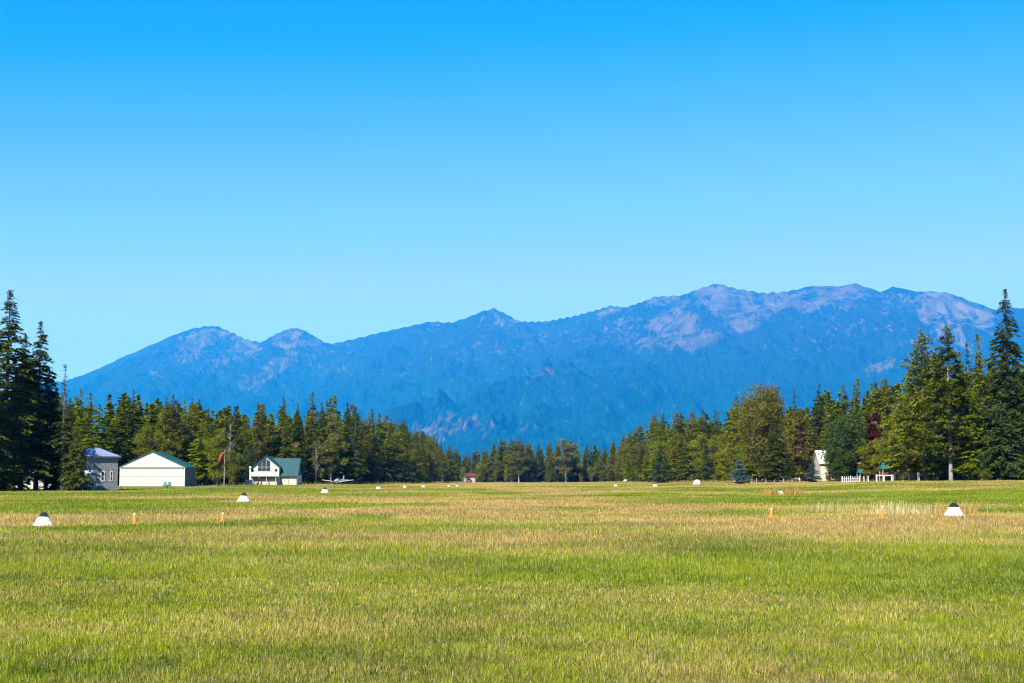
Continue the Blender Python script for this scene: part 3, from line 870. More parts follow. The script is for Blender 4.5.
# trees one can tell apart -------------------------------------------------
plant_px('spruce0', 'spruce_tree', 4, 290, 194, 'tallest dark spruce cut by the left edge of the photo', wide=1.3)
plant_px('spruce_lifted', 'spruce_tree', 36, 321, 203, 'tall dark spruce with pointed top rising above the cream house', wide=1.12)
plant_px('spruce1', 'spruce_tree', -22, 318, 186, 'dark spruce just outside the left edge', wide=1.2)
plant_px('thin_spruce', 'spruce_tree', 62, 364, 196, 'thin topped brownish spruce between the tall spruce and grey shed', wide=1.25)
plant_px('spruce_lifted', 'spruce_tree', 20, 352, 205, 'dark spruce squeezed between the two tallest left spruces', wide=1.1)
plant_px('spruce2', 'spruce_tree', 54, 388, 206, 'mid height dark spruce at the foot of the thin topped one', wide=1.25)
plant_px('young_spruce', 'spruce_tree', 75, 424, 191, 'broad low spruce whose boughs overlap the grey shed', wide=.8)
plant_px('young_spruce', 'spruce_tree', 60, 410, 203, 'broad low dark spruce left of the one touching the shed', wide=1.05)
plant_px('spruce0', 'spruce_tree', 1011, 289, 238, 'tallest spiky dark spruce near the right edge', wide=1.05)
plant_px('spruce0', 'spruce_tree', 1040, 318, 232, 'dark spruce just beyond the right edge', wide=1.0)
plant_px('old_pine', 'pine_tree', 951, 323, 240, 'tall pine with a thick pale trunk bare at its foot', wide=1.02)
plant_px('ragged_pine', 'pine_tree', 925, 327, 247, 'tall ragged pine with a narrow irregular top beside the pale trunked pine', wide=1.15)
plant_px('fir2', 'fir_tree', 985, 334, 250, 'green fir between the pale trunked pine and tallest right spruce', wide=1.1)
plant_px('spruce2', 'spruce_tree', 971, 343, 258, 'narrow dark spruce top just right of the pale trunked pine', wide=.8)
plant_px('young_spruce', 'spruce_tree', 1003, 400, 231, 'broad dark spruce at the foot of the tallest right spruce', wide=1.0)
plant_px('tall_pale', 'broadleaf_tree', 766, 381, 312, 'largest grey green leafy tree, rounded and wide, left of the white house', wide=.92)
plant_px('spruce1', 'spruce_tree', 776, 413, 291, 'dark spruce standing in front of the largest leafy tree', wide=1.6)
plant_px('layered_pine', 'pine_tree', 801, 407, 298, 'brownish green pine with level layered boughs beside the white house', wide=.86)
plant_px('spruce2', 'spruce_tree', 796, 389, 335, 'slim dark spire behind the layered brownish pine', wide=.7)
plant_px('spruce2', 'spruce_tree', 821, 384, 330, 'slim dark spruce spire directly behind the white house', wide=.8)
plant_px('blue', 'blue_spruce', 740, 456, 280, 'small blue spruce beside two white garden chairs', wide=1.25)
plant_px('blue', 'blue_spruce', 812.5, 461, 268, 'small blue spruce against the white house', wide=1.25)
plant_px('young_spruce', 'blue_spruce', 661, 442, 445, 'dark bluish young spruce at the edge of the right tree line', wide=.8)
plant_px('round_dark', 'broadleaf_tree', 851, 410, 278, 'wide round dark green leafy tree behind the white picket fence', wide=1.12)
plant_px('red', 'red_tree', 875, 413, 272, 'small dark red leaved tree among the green trees at right', wide=.7)
plant_px('leafy0', 'broadleaf_tree', 903, 420, 258, 'olive green leafy tree right of the small dark red tree', wide=1.0)
plant_px('leafy1', 'broadleaf_tree', 726, 442, 318, 'yellowish bushy tree left of the small blue spruce and chairs', wide=1.1)
plant_px('bush', 'shrub', 829.5, 468, 277, 'bright green shrub right of the white house wall', 'shrub', wide=.8)
plant_px('round_dark', 'broadleaf_tree', 840, 440, 274, 'smaller dark green leafy tree hiding the right part of white house', wide=.8)
plant_px('rust_bush', 'shrub', 834, 473, 275, 'rust brown shrub left of the white picket fence', 'shrub', wide=1.1)
plant_px('bush', 'shrub', 749, 477, 296, 'pale low bush beside the small blue spruce with chairs', 'shrub', wide=.9)
plant_px('bush', 'shrub', 986, 468, 226, 'light green bush at the foot of the right hand firs', 'shrub', wide=1.3)
plant_px('rust_bush', 'shrub', 889, 458, 262, 'rusty leaved bush over the teal roofed playhouse', 'shrub', wide=.8)
plant_px('leafy0', 'broadleaf_tree', 148, 424, 303, 'bright yellow green leafy tree rising above the white hangar', wide=.95)
plant_px('leafy1', 'broadleaf_tree', 170, 432, 300, 'yellow green leafy tree above the hangar right roof slope', wide=.9)
plant_px('leafy1', 'broadleaf_tree', 217, 428, 306, 'yellow green leafy tree behind the orange windsock', wide=1.0)
plant_px('round_dark', 'broadleaf_tree', 246, 446, 357, 'dark green rounded leafy tree left of the chalet', wide=.55)
plant_px('leafy2', 'broadleaf_tree', 393, 443, 470, 'pale yellow green leafy tree in the far left tree line', wide=1.0)
plant_px('young_spruce', 'spruce_tree', 404, 456, 468, 'dark purplish low conifer in front of the far left trees', wide=1.4)
plant_px('leafy2', 'broadleaf_tree', 331, 413, 392, 'tall pale leafy tree behind the parked airplane', wide=1.0)
plant_px('leafy2', 'broadleaf_tree', 519, 439, 738, 'left rounded yellowish tree in the far tree line', wide=1.3)
plant_px('leafy2', 'broadleaf_tree', 566, 438, 738, 'right rounded yellowish tree in the far tree line', wide=1.5)
plant_px('leafy1', 'broadleaf_tree', 609, 462, 730, 'small yellow leaved tree low in the far tree line', wide=.9)
plant_px('leafy0', 'broadleaf_tree', 882, 436, 264, 'green leafy tree just below and right of the dark red tree', wide=1.0)
plant_px('leafy1', 'broadleaf_tree', 868, 440, 270, 'green leafy tree just below and left of the dark red tree', wide=1.15)
plant_px('fir1', 'fir_tree', 938, 352, 256, 'broad green conifer filling the gap between the two tall right pines', wide=1.3)
plant_px('fir3', 'fir_tree', 912, 366, 258, 'broad green conifer left of the ragged narrow topped pine', wide=1.25)
plant_px('fir0', 'fir_tree', 963, 352, 244, 'broad green conifer hugging the right side of the pale trunked pine', wide=1.15)
plant_px('fir3', 'fir_tree', 976, 392, 238, 'lower green conifer in front of the narrow dark spruce at right', wide=1.2)
plant_px('fir2', 'fir_tree', 998, 352, 252, 'green conifer just left behind the tallest right spruce', wide=1.4)
plant_px('fir0', 'fir_tree', 1026, 372, 244, 'green conifer at the right edge beside the tallest right spruce', wide=1.3)
plant_px('fir3', 'fir_tree', 935, 404, 247, 'lower green conifer left of the thick pale trunk', wide=1.1)
plant_px('spruce_lifted', 'spruce_tree', 46, 372, 206, 'dark spruce filling the gap right of the second tallest left spruce', wide=1.35)
plant_px('spruce_lifted', 'spruce_tree', 21, 336, 199, 'dark spruce directly between the two tallest left spruces', wide=1.2)
plant_px('spruce1', 'spruce_tree', 68, 398, 199, 'dark spruce behind the low bough covered spruces by the shed', wide=1.3)
plant_px('young_spruce', 'spruce_tree', 7, 424, 190, 'broad low dark spruce at the foot of the tallest left spruce', wide=1.0)
plant_px('leafy0', 'broadleaf_tree', 233, 449, 301, 'low yellow green leafy tree at the foot of the bare dead tree', wide=1.0)
dead_tree(0, 230, 424, 305, 'bare pale dead tree with forked branches left of the chalet')
plant_px('fir1', 'fir_tree', 88, 392, 306, 'green conifer just left behind the grey shed roof', wide=1.35)
plant_px('fir3', 'fir_tree', 98, 404, 304, 'broad green conifer rising directly over the grey shed roof', wide=1.3)
plant_px('fir0', 'fir_tree', 78, 388, 312, 'green conifer between the thin topped spruce and grey shed', wide=1.3)
plant_px('fir0', 'fir_tree', 846, 384, 304, 'tall green conifer behind the wide round dark tree', wide=1.2)
plant_px('fir4', 'fir_tree', 860, 378, 312, 'slim tall conifer directly left above the dark red tree', wide=1.4)
plant_px('fir1', 'fir_tree', 874, 383, 302, 'broad conifer directly behind and above the dark red tree', wide=1.2)
plant_px('fir2', 'fir_tree', 890, 379, 296, 'pointed conifer rising right above the dark red tree', wide=1.35)
plant_px('leafy0', 'broadleaf_tree', 463, 466, 731, 'leafy tree overlapping the left end of the tiny red roofed house', wide=.9)
plant_px('leafy1', 'broadleaf_tree', 478.5, 463, 730, 'leafy tree overlapping the right end of the tiny red roofed house', wide=1.0)
dead_tree(1, 316, 446, 383, 'bare grey leaning dead tree right of the chalet')

# tree rows: edge of the wood as points (photo px, distance) ------------------
TOP = [(-40, 380), (60, 392), (100, 392), (133, 384), (160, 396), (200, 401), (232, 404), (248, 400), (282, 399), (318, 393), (342, 402), (372, 411), (400, 421), (425, 432), (445, 441), (468, 451), (488, 442), (512, 435),
       (540, 440), (572, 441), (600, 442), (622, 436), (640, 417), (692, 411), (722, 406), (745, 396), (800, 402), (830, 388), (860, 382), (890, 380), (912, 374), (932, 352), (982, 348), (1030, 340), (1120, 345)]
PHR = [(-100, 'behind the cream house with teal roof'), (88, 'behind the grey shed'), (122, 'behind the white hangar'), (196, 'behind the orange windsock'), (249, 'behind the teal roofed chalet'), (302, 'behind the parked white airplane'),
       (366, 'at far end of left tree line'), (450, 'in left half of the far end tree line'), (540, 'in right half of the far end tree line'), (626, 'at far end of right tree line'),
       (688, 'behind the large rounded white marker'), (752, 'behind the layered pine and white house'), (838, 'behind the white picket fence'), (892, 'behind the dark wire fence at right')]
KIND = {'fir': ('fir_tree', 'green conifer', 'green conifers'), 'pine': ('pine_tree', 'olive green pine with open crown', 'olive pines'), 'spruce': ('spruce_tree', 'dark narrow spruce', 'dark spruces'), 'leafy': ('broadleaf_tree', 'light green leafy tree', 'light leafy trees')}
tr = random.Random(21)


def edge_points(pts, spacing):
    P = [np.array(gpt(px, Y)[:2]) for px, Y in pts]; outp = []; carry = 0
    for a, b in zip(P[:-1], P[1:]):
        L = np.linalg.norm(b - a); t = carry; d = (b - a) / L; nrm = np.array((d[1], -d[0]))
        while t < L:
            outp.append((a + d * t, nrm)); t += spacing(a + d * t)
        carry = t - L
    return outp


COUNT = [0]


def row(pts, spacing, off, sign, fac, mixw, first):
    for p, nrm in edge_points(pts, spacing):
        q = p + sign * nrm * (off + tr.uniform(-2, 2.5)) + np.array((tr.uniform(-1.6, 1.6), tr.uniform(-1.6, 1.6)))
        X, Y = q; px = 512 + X / Y * F
        top = float(np.interp(px, [t[0] for t in TOP], [t[1] for t in TOP]))
        full = at(px, top, Y)[2] - float(gz(X, Y))
        kind = tr.choices(['fir', 'pine', 'spruce', 'leafy'], mixw)[0]
        h = min(27, full) * tr.uniform(*fac)
        if kind == 'leafy': h *= .72; key = tr.choice(['leafy0', 'leafy1', 'leafy2'])
        elif kind == 'fir': key = tr.choice(['fir0', 'fir1', 'fir2', 'fir3', 'fir4', 'fir5', 'fir6'])
        elif kind == 'pine': key = tr.choice(['pine0', 'pine1'])
        else: key = tr.choice(['spruce1', 'spruce2'])
        ph = [t for t in PHR if px >= t[0]][-1][1] if px > -100 else PHR[0][1]
        nm, lab, grp = KIND[kind]
        plant(key, nm, X, Y, max(7, h), lab + ' ' + ph, 'tree', grp + ' ' + ph, tr.uniform(1.05, 1.5))
        COUNT[0] += 1


LEFT = [(-60, 232), (10, 240), (48, 262), (68, 300), (100, 314), (200, 316), (250, 368), (302, 384), (352, 416), (400, 482), (426, 560), (447, 690), (455, 742)]
MID = [(452, 752), (636, 745)]
RIGHT = [(612, 660), (624, 620), (640, 525), (700, 424), (765, 328), (830, 300), (900, 270), (1024, 248), (1090, 236)]
sp1 = lambda p: 6.0 + p[1] * .006
row(LEFT, sp1, 1, -1, (.60, 1.0), (6, 1.4, 1.4, 1.8), True)
row(LEFT, sp1, 9, -1, (.92, 1.06), (6, 1.5, 2, .4), False)
row(MID, lambda p: 5.0, 0, -1, (.62, .95), (4, .8, 1, 2.6), True)
row(MID, lambda p: 5.6, 8, -1, (.88, 1.08), (5, 1, 3, .3), False)
row(RIGHT, sp1, 1, -1, (.60, .98), (6, 1.4, 1.4, 1.8), True)
row(RIGHT, sp1, 9, -1, (.90, 1.05), (6, 1.5, 2, .5), False)
for p, nrm in edge_points(MID, lambda q: 5.5):
    plant(tr.choice(['leafy1', 'leafy0', 'round_dark']), 'shrub', p[0] + tr.uniform(-2, 2), p[1] - tr.uniform(2, 7), tr.uniform(4.5, 9.5), 'tall leafy bush at the foot of the far end tree line', 'shrub', 'leafy bushes at the foot of the far end tree line', tr.uniform(.8, 1.3))

# deep wood behind the rows: nobody could count it
fr = random.Random(77)
bv_, bf_, ba_, o_ = [], [], [], 0
LITE = {}
for k in ('fir0', 'fir1', 'fir3', 'spruce1', 'pine0'):
    p = PROTO[k]; n = len(p['P']); sel = np.random.default_rng(5).choice(n, min(n, 1600), False)
    LITE[k] = leaves_mesh(p['P'][sel], p['D'][sel], p['ln'] * 2.0, p['wd'] * 2.6, 3) + (p['h'],)


def wood(pts, offs, spacing):
    global o_
    for off in offs:
        for p, nrm in edge_points(pts, lambda q: spacing):
            q = p - nrm * (off + fr.uniform(-4, 4)); X, Y = q
            px = 512 + X / Y * F
            top = float(np.interp(px, [t[0] for t in TOP], [t[1] for t in TOP]))
            h = min(24, at(px, top, Y)[2]) * fr.uniform(.74, .97)
            v, f, a, h0 = LITE[fr.choice(list(LITE))]
            s = max(8, h) / h0; c, sn = math.cos(fr.random() * 6), math.sin(fr.random() * 6)
            r_ = fr.random() * 6.28; c, sn = math.cos(r_), math.sin(r_)
            V = np.stack([(v[:, 0] * c - v[:, 1] * sn) * s * 1.15 + X, (v[:, 0] * sn + v[:, 1] * c) * s * 1.15 + Y, v[:, 2] * s + float(gz(X, Y))], -1)
            bv_.append(V); bf_.append(f + o_); ba_.append(a); o_ += len(V)


wood(LEFT, (16, 23, 31, 42, 55), 6.0); wood(MID, (15, 22, 31, 42), 5.0); wood(RIGHT, (16, 23, 31, 42, 55), 6.0)
tag(link('deep_wood', mesh_np('deep_wood', np.concatenate(bv_), np.concatenate(bf_), LM['fir_dark'], False, fattr={'v': np.concatenate(ba_)})), 'dense shaded conifer wood filling the space behind the tree rows', 'wood', kind='stuff')

# low growth along the foot of the woods
uv_, ug = [], np.random.default_rng(8)
P_, D_, Z_ = [], [], []
for pts in (LEFT, MID, RIGHT):
    for p, nrm in list(edge_points(pts, lambda q: 2.4)) + list(edge_points(pts, lambda q: 1.3)):
        deep = fr.random() < .62
        q = p - nrm * (fr.uniform(7, 40) if deep else fr.uniform(-1.5, 5)); hgt = fr.uniform(2.2, 5.0) if deep else fr.uniform(.5, 2.6) * (.6 if fr.random() < .6 else 1.3)
        k = 130; rr = hgt * fr.uniform(.5, .9)
        qq = ug.normal(0, 1, (k, 3)); qq /= np.linalg.norm(qq, axis=1, keepdims=True); qq *= ug.random((k, 1)) ** .4
        Z_.append(np.full(k, max(1.0, hgt / 1.3)))
        P_.append(qq * np.array((rr, rr, hgt * .5)) + np.array((q[0], q[1], float(gz(*q)) + hgt * .48))); D_.append(qq + ug.normal(0, .6, qq.shape))
v, f, a = leaves_mesh(np.concatenate(P_), np.concatenate(D_), .34, .2, (4, np.concatenate(Z_)), 1.0)
tag(link('undergrowth', mesh_np('undergrowth', v, f, LM['leafy_dark'], False, fattr={'v': a})), 'low dark green brush along the foot of the trees', 'brush', kind='stuff')
fg = np.random.default_rng(15); parts = []
for pts in (LEFT, MID, RIGHT):
    for p, nrm in edge_points(pts, lambda q: 1.6):
        n = 26; X = p[0] + nrm[0] * 4.0 + fg.normal(0, 1.6, n); Yq = p[1] + nrm[1] * 4.0 + fg.normal(0, 1.8, n)
        hh = .75 * (.25 + .9 * fg.random(n) ** 1.6); wv = .05 + .06 * fg.random(n)
        ang = fg.random(n) * math.pi
        P = np.stack([X, Yq, gz(X, Yq) - .02], -1); S = np.stack([np.cos(ang) * wv, np.sin(ang) * wv, 0 * wv], -1) * .5
        T = P + np.stack([fg.normal(0, .12, n), fg.normal(0, .12, n), hh], -1)
        c = np.where(fg.random((n, 1)) < .55, np.array(DRY), np.array((.12, .15, .03))) * (.6 + .7 * fg.random((n, 1)))
        parts.append((np.stack([P - S, P + S, T + S * .3, T - S * .3], 1).reshape(-1, 3), np.arange(4 * n).reshape(-1, 4), np.repeat(c, 4, 0)))
tv, tf, tc = join(parts)
tag(link('weeds', mesh_np('weeds', tv, tf, M_BLADE, False, tc)), 'ragged dry weeds along the edge where field meets trees', 'weeds', kind='stuff')
# ------------------------------------------------------------------ buildings
W_WHITE = paint('white paint', (.50, .49, .46), .6, .10, 2.0, (1, 1, .3))
W_BLACK = paint('black rubber', (.006, .007, .010), .95, .3)
W_CREAM = ribbed('cream metal siding', (.47, .435, .405), .45, 'X', .55, .06, .25)
W_DOOR = paint('cream door skin', (.48, .445, .415), .55, .08, .7, (1, 1, .4))
W_TEAL = ribbed('teal metal roofing', (.012, .120, .125), .42, 'X', .5, .2, .5)
W_TEALY = ribbed('teal metal roofing along the eaves', (.003, .050, .060), .42, 'Y', .5, .2, .5)
W_GREEN = ribbed('dark green metal roofing', (.006, .075, .055), .45, 'Y', .5, .2, .5)
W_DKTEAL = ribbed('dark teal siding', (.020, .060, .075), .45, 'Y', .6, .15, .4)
W_GREY = paint('weathered grey shingle', (.17, .18, .19), .85, .5, 2.6, (1, 1, 1.6), 0, .5)
W_BLUE = paint('pale blue boards', (.34, .46, .54), .7, .2, 2)
W_LAV = ribbed('blue grey metal roofing', (.20, .23, .34), .4, 'X', .5, .12, .4)
W_DARK = paint('blackish stain', (.035, .033, .032), .8, .3)  # one dark finish shared by header, deck, chassis and propeller
W_CREAMW = paint('cream plaster', (.46, .41, .33), .8, .15, 1.2)
W_GLASS = glassmat('dark window glass')
W_WOOD = paint('weathered grey wood', (.30, .28, .25), .85, .35, 5, (1, 1, .3))
W_RED = paint('red paint', (.30, .03, .03), .6, .2)
W_MAROON = paint('maroon boards', (.10, .025, .025), .7, .3)
W_ORANGE = paint('orange plastic', (.95, .22, .02), .5, .12)
W_SOCK = paint('faded orange cloth', (.27, .045, .02), .9, .3)
W_PLAY = paint('shade darkened green canvas', (.006, .10, .08), .7, .2)  # green darkened so the colour itself carries the shade over the canopies
W_NAVY = paint('navy car paint', (.012, .030, .10), .3, .2)
W_SILV = paint('white aircraft paint', (.44, .46, .48), .35, .06)
W_TYRE = paint('tyre rubber', (.015, .015, .015), .85, .2)
W_RIM = paint('wheel metal', (.35, .35, .36), .35, .1, 3, (1, 1, 1), .7)
W_FGREEN = paint('green garden chair plastic', (.015, .13, .09), .5, .15)
W_POST = paint('dark fence post', (.05, .045, .04), .85, .3)


def gable(W, D, h, rise):
    """closed gable body: front gable at y=0 facing -y, depth D"""
    return MB().prism([(-W / 2, -.3), (W / 2, -.3), (W / 2, h), (0, h + rise), (-W / 2, h)], 'y', 0, D)


def gable_roof(W, D, h, rise, over=.3, t=.14, front=.3):
    sl = rise / (W / 2); e = W / 2 + over; ze = h - sl * over
    return MB().prism([(-e, ze + .02), (0, h + rise + .02), (e, ze + .02), (e, ze + .02 + t), (0, h + rise + .02 + t * 1.15), (-e, ze + .02 + t)], 'y', -front, D + front)


def window(parent, x0, x1, z0, z1, y, bars=(0, 0), fr=.09, white=None, depth=.05, rot=None):
    """framed window on the wall plane y facing -y"""
    f = MB()
    f.box(x0 - fr, x0, y - depth, y + .02, z0 - fr, z1 + fr).box(x1, x1 + fr, y - depth, y + .02, z0 - fr, z1 + fr)
    f.box(x0, x1, y - depth, y + .02, z1, z1 + fr).box(x0, x1, y - depth - .03, y + .02, z0 - fr, z0)
    for k in range(bars[0]):
        x = x0 + (x1 - x0) * (k + 1) / (bars[0] + 1); f.box(x - .03, x + .03, y - depth + .01, y + .02, z0, z1)
    for k in range(bars[1]):
        z = z0 + (z1 - z0) * (k + 1) / (bars[1] + 1); f.box(x0, x1, y - depth + .013, y + .02, z - .03, z + .03)
    fo = f.build('window', white or W_WHITE, parent)
    MB().box(x0, x1, y - .015, y + .03, z0, z1).build('pane', W_GLASS, fo)
    return fo


# white hangar
X, Y, Z = gpt(152.2, 285)
hg = empty('hangar', (X, Y, Z), 0, 'large cream white aircraft hangar with green gable roof', 'hangar')
gable(13.0, 9.5, 3.85, 2.95).build('wall', W_CREAM, hg)
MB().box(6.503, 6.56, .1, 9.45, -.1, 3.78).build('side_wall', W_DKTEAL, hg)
gable_roof(13.0, 9.5, 3.85, 2.95, .35, .16, .12).build('roof', W_GREEN, hg)
d = MB().box(-6.15, 6.15, -.10, -.004, .06, 1.95).box(-6.15, 6.15, -.10, -.004, 2.0, 3.55)
for x in np.linspace(-6.15, 6.15, 9): d.box(x - .03, x + .03, -.115, -.10, .1, 3.5)
d = d.build('door', W_DOOR, hg)
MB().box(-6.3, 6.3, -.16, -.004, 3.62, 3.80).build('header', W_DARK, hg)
for cx_ in (-6.35, 6.35): MB().box(cx_ - .15, cx_ + .15, -.06, -.003, 0, 3.6).build('corner_trim', W_WHITE, hg)

# grey shed with hip roof
X, Y, Z = gpt(117.6, 201)
TH = R(35); W_, D_ = 4.3, 7.2
ox = X - math.cos(TH) * W_; oy = Y - math.sin(TH) * W_
sh = empty('shed', (ox, oy, float(gz(ox, oy))), TH, 'two storey grey shingled shed with blue grey hip roof and three windows', 'shed')
MB().box(0, W_, 0, D_, -.4, 4.75).build('wall', W_GREY, sh)
MB().box(-.06, -.003, .05, D_ - .05, -.3, 4.7).build('side_wall', W_BLUE, sh)
MB().box(.0, W_, -.05, -.003, -.3, .62).build('plinth', paint('blue grey base boards', (.13, .17, .19), .85, .3), sh)
ov = .35; e0 = 4.70
rf = MB(); rf.add([(-ov, -ov, e0), (W_ + ov, -ov, e0), (W_ + ov, D_ + ov, e0), (-ov, D_ + ov, e0), (W_ / 2, W_ / 2, e0 + 1.3), (W_ / 2, D_ - W_ / 2, e0 + 1.3)],
                  [(0, 1, 4), (1, 2, 5, 4), (2, 3, 5), (3, 0, 4, 5), (3, 2, 1, 0)])
rf.build('roof', W_LAV, sh)
MB().box(-ov, W_ + ov, -ov - .03, -ov, e0 - .2, e0 + .02).box(-ov - .03, -ov, -ov, D_ + ov, e0 - .2, e0 + .02).build('fascia', paint('navy fascia', (.03, .05, .10), .6), sh)
for x, w2, fr in ((.95, .26, .09), (2.15, .36, .15), (3.4, .26, .09)):
    window(sh, x - w2 / 2, x + w2 / 2, 1.35, 2.55, -.003, (0, 1), fr)

# pale blue box trailer standing in front of the shed
tx, ty, tz = gpt(89.5, 195)
tl = empty('box_trailer', (tx, ty, tz), R(12), 'pale blue box trailer parked against the left of the grey shed', 'trailer')
MB().box(-.65, .65, 0, 2.6, 1.0, 2.75).build('body', W_BLUE, tl, .03)
MB().box(-.6, .6, .05, 3.2, .72, .98).build('chassis', W_DARK, tl)
window(tl, -.35, .05, 1.9, 2.3, -.003, (0, 0), .05, W_DARK)
for sx in (-1, 1):
    wh = MB().tube([(sx * .52, 1.3, .40), (sx * .68, 1.3, .40)], .38, 16).build('wheel', W_TYRE, tl)
    MB().tube([(sx * .66, 1.3, .40), (sx * .70, 1.3, .40)], .2, 12).build('rim', W_RIM, wh)
MB().box(.60, .72, -.15, -.03, -.1, 1.0).build('prop_stand', W_WHITE, tl)


def car(px, Y, rz, body_mat, label, s=1.0, cat='car', name='parked_car'):
    x, y, z = gpt(px, Y)
    c = empty(name, (x, y, z), rz, label, cat, None, s)
    side = [(-2.15, .35), (2.15, .35), (2.2, .62), (2.1, .88), (1.2, 1.0), (.55, 1.48), (-1.25, 1.5), (-2.0, 1.0), (-2.2, .9)]
    MB().prism(side, 'y', -.85, .85).build('body', body_mat, c, .05)
    win = [(1.02, 1.02), (.48, 1.42), (-1.2, 1.44), (-1.78, 1.02)]
    for sy in (-1, 1):
        MB().prism(win, 'y', sy * .851, sy * .866).build('side_window', W_GLASS, c)
    MB().add([(1.24, -.7, 1.01), (1.24, .7, 1.01), (.60, .68, 1.475), (.60, -.68, 1.475), (1.2, -.7, 1.0), (1.2, .7, 1.0), (.56, .68, 1.46), (.56, -.68, 1.46)], [(0, 1, 2, 3), (4, 7, 6, 5), (0, 4, 5, 1), (2, 6, 7, 3)]).build('windscreen', W_GLASS, c)
    for sx in (-1.35, 1.35):
        for sy in (-1, 1):
            wh = MB().tube([(sx, sy * .70, .33), (sx, sy * .88, .33)], .33, 16).build('wheel', W_TYRE, c)
            MB().tube([(sx, sy * .87, .33), (sx, sy * .895, .33)], .2, 12).build('rim', W_RIM, wh)
    for sy in (-.6, .6):
        MB().box(2.15, 2.21, sy - .15, sy + .15, .66, .80).build('headlight', W_RIM, c)
    return c


car(83, 194, R(-65), W_NAVY, 'dark blue car in the shade left of the grey shed', .9)
car(629, 575, R(20), W_WHITE, 'small white car at the foot of the far right trees', 1.0)

# cream house behind the spruces
X, Y, Z = gpt(33, 222)
ch = empty('house', (X, Y, Z), R(8), 'cream house with teal roof mostly hidden behind tall left spruces', 'house')
MB().prism([(0, -.3), (6, -.3), (6, 4.4), (3, 6.3), (0, 4.4)], 'x', -3.2, 3.2).build('wall', W_CREAMW, ch)
sl_ = 1.9 / 3
MB().prism([(-.5, 4.4 - .5 * sl_ + .03), (3, 6.33), (6.5, 4.4 - .5 * sl_ + .03), (6.5, 4.4 - .5 * sl_ + .18), (3, 6.5), (-.5, 4.4 - .5 * sl_ + .18)], 'x', -3.5, 3.5).build('roof', W_TEAL, ch)
window(ch, -2.3, -1.2, 1.2, 2.4, -.003, (1, 0)); window(ch, .9, 2.1, 1.2, 2.4, -.003, (1, 0))
MB().box(-.6, .3, -.06, -.003, 0, 2.1).build('door', W_WHITE, ch)
X, Y, Z = gpt(68, 206)
ct = empty('camper', (X, Y, Z), R(10), 'small white camper glimpsed under spruce boughs left of the shed', 'camper')
MB().prism([(0, .55), (2.0, .55), (2.0, 2.1), (1.8, 2.35), (.2, 2.35), (0, 2.1)], 'x', -1.3, 1.3).build('body', W_WHITE, ct, .04)
window(ct, -.9, -.1, 1.3, 1.9, -.003, (0, 0), .05, W_RIM)
MB().box(.35, .95, -.05, -.003, .6, 2.1).build('door', W_SILV, ct)
for sx in (-1, 1): MB().tube([(-.2, 1 + sx * .8, .32), (-.2, 1 + sx * 1.0, .32)], .32, 14).build('wheel', W_TYRE, ct)
MB().box(-.1, 1.2, .2, 1.8, .3, .548).build('chassis', W_DARK, ct)

# chalet: long block with its roof slope towards the field, glazed gable wing and deck at its left
X, Y, Z = gpt(266, 351)
cl = empty('chalet', (X, Y, Z), R(-2), 'white chalet with teal metal roof and dark glazed gable over a deck', 'house')
MB().box(1.0, 7.4, 1.2, 8.0, -.4, 2.3).build('wall', W_CREAMW, cl)
MB().prism([(1.3, 2.25), (7.9, 2.25), (4.6, 6.2)], 'x', 3.3, 7.38).build('end_wall', W_DKTEAL, cl)
sl_ = 4.15 / 3.9
MB().prism([(.55, 2.10), (4.6, 6.38), (8.65, 2.10), (8.65, 2.28), (4.6, 6.58), (.55, 2.28)], 'x', .4, 7.75).build('roof', ribbed('deep teal metal roofing', (.003, .055, .064), .42, 'X', .6, .2, .5), cl)
gable(6.4, 7.6, 4.35, 2.55).build('gable_wing', paint('cream white boards', (.47, .45, .40), .7, .1, 2.0), cl)
gable_roof(6.4, 7.6, 4.35, 2.55, .30, .16, .35).build('wing_roof', W_TEALY, cl)
gw = MB(); gf_ = lambda x: 4.35 + 2.55 * (1 - abs(x) / 3.2) - .42
for x0, x1 in ((-2.0, -1.08), (-1.0, -.06), (.04, 1.0)):
    gw.box(x0, x1, -.03, -.004, 3.35, 4.32)
    gw.prism([(x0, 4.42), (x1, 4.42), (x1, gf_(x1)), (x0, gf_(x0))], 'y', -.03, -.004)
gw.build('gable_window', W_GLASS, cl)
window(cl, 2.15, 2.75, 3.2, 3.9, -.003, (0, 0), .06, W_WHITE)
window(cl, 1.5, 2.4, .6, 1.5, 1.197, (1, 0), .06, W_WOOD)
MB().box(-3.3, 3.05, -2.4, -.05, 1.9, 2.1).build('deck', W_DARK, cl)
MB().box(-3.3, 3.05, -2.46, -2.38, 2.104, 3.15).box(-3.36, -3.28, -2.36, -.1, 2.104, 3.15).build('deck_parapet', W_WHITE, cl)
for x in (-3.1, -1.3, .6, 2.9): MB().box(x - .09, x + .09, -2.35, -2.15, -.3, 1.9).build('deck_post', W_WOOD, cl)
MB().box(-3.2, 3.0, -1.3, -1.2, -.3, 1.55).build('under_deck_wall', W_CREAMW, cl)
for x in (3.4, 5.3, 7.2): MB().box(x - .08, x + .08, 1.12, 1.197, -.2, 2.2).build('wall_batten', W_WOOD, cl)
MB().box(-3.9, -3.55, -1.0, -.65, -.2, 4.1).tube([(-3.72, -.82, 4.1), (-3.72, -.82, 4.55)], [.36, .22], 10).build('chimney', W_WHITE, cl)
X, Y, Z = gpt(249, 346)
lw = empty('garden_wall', (X, Y, Z), 0, 'short pale stone wall beside the left end of the chalet', 'wall')
MB().box(-.9, .9, -.15, .15, -.2, 1.1).build('wall', W_CREAMW, lw, .03); MB().box(-.95, .95, -.2, .2, 1.102, 1.22).build('coping', W_WHITE, lw)

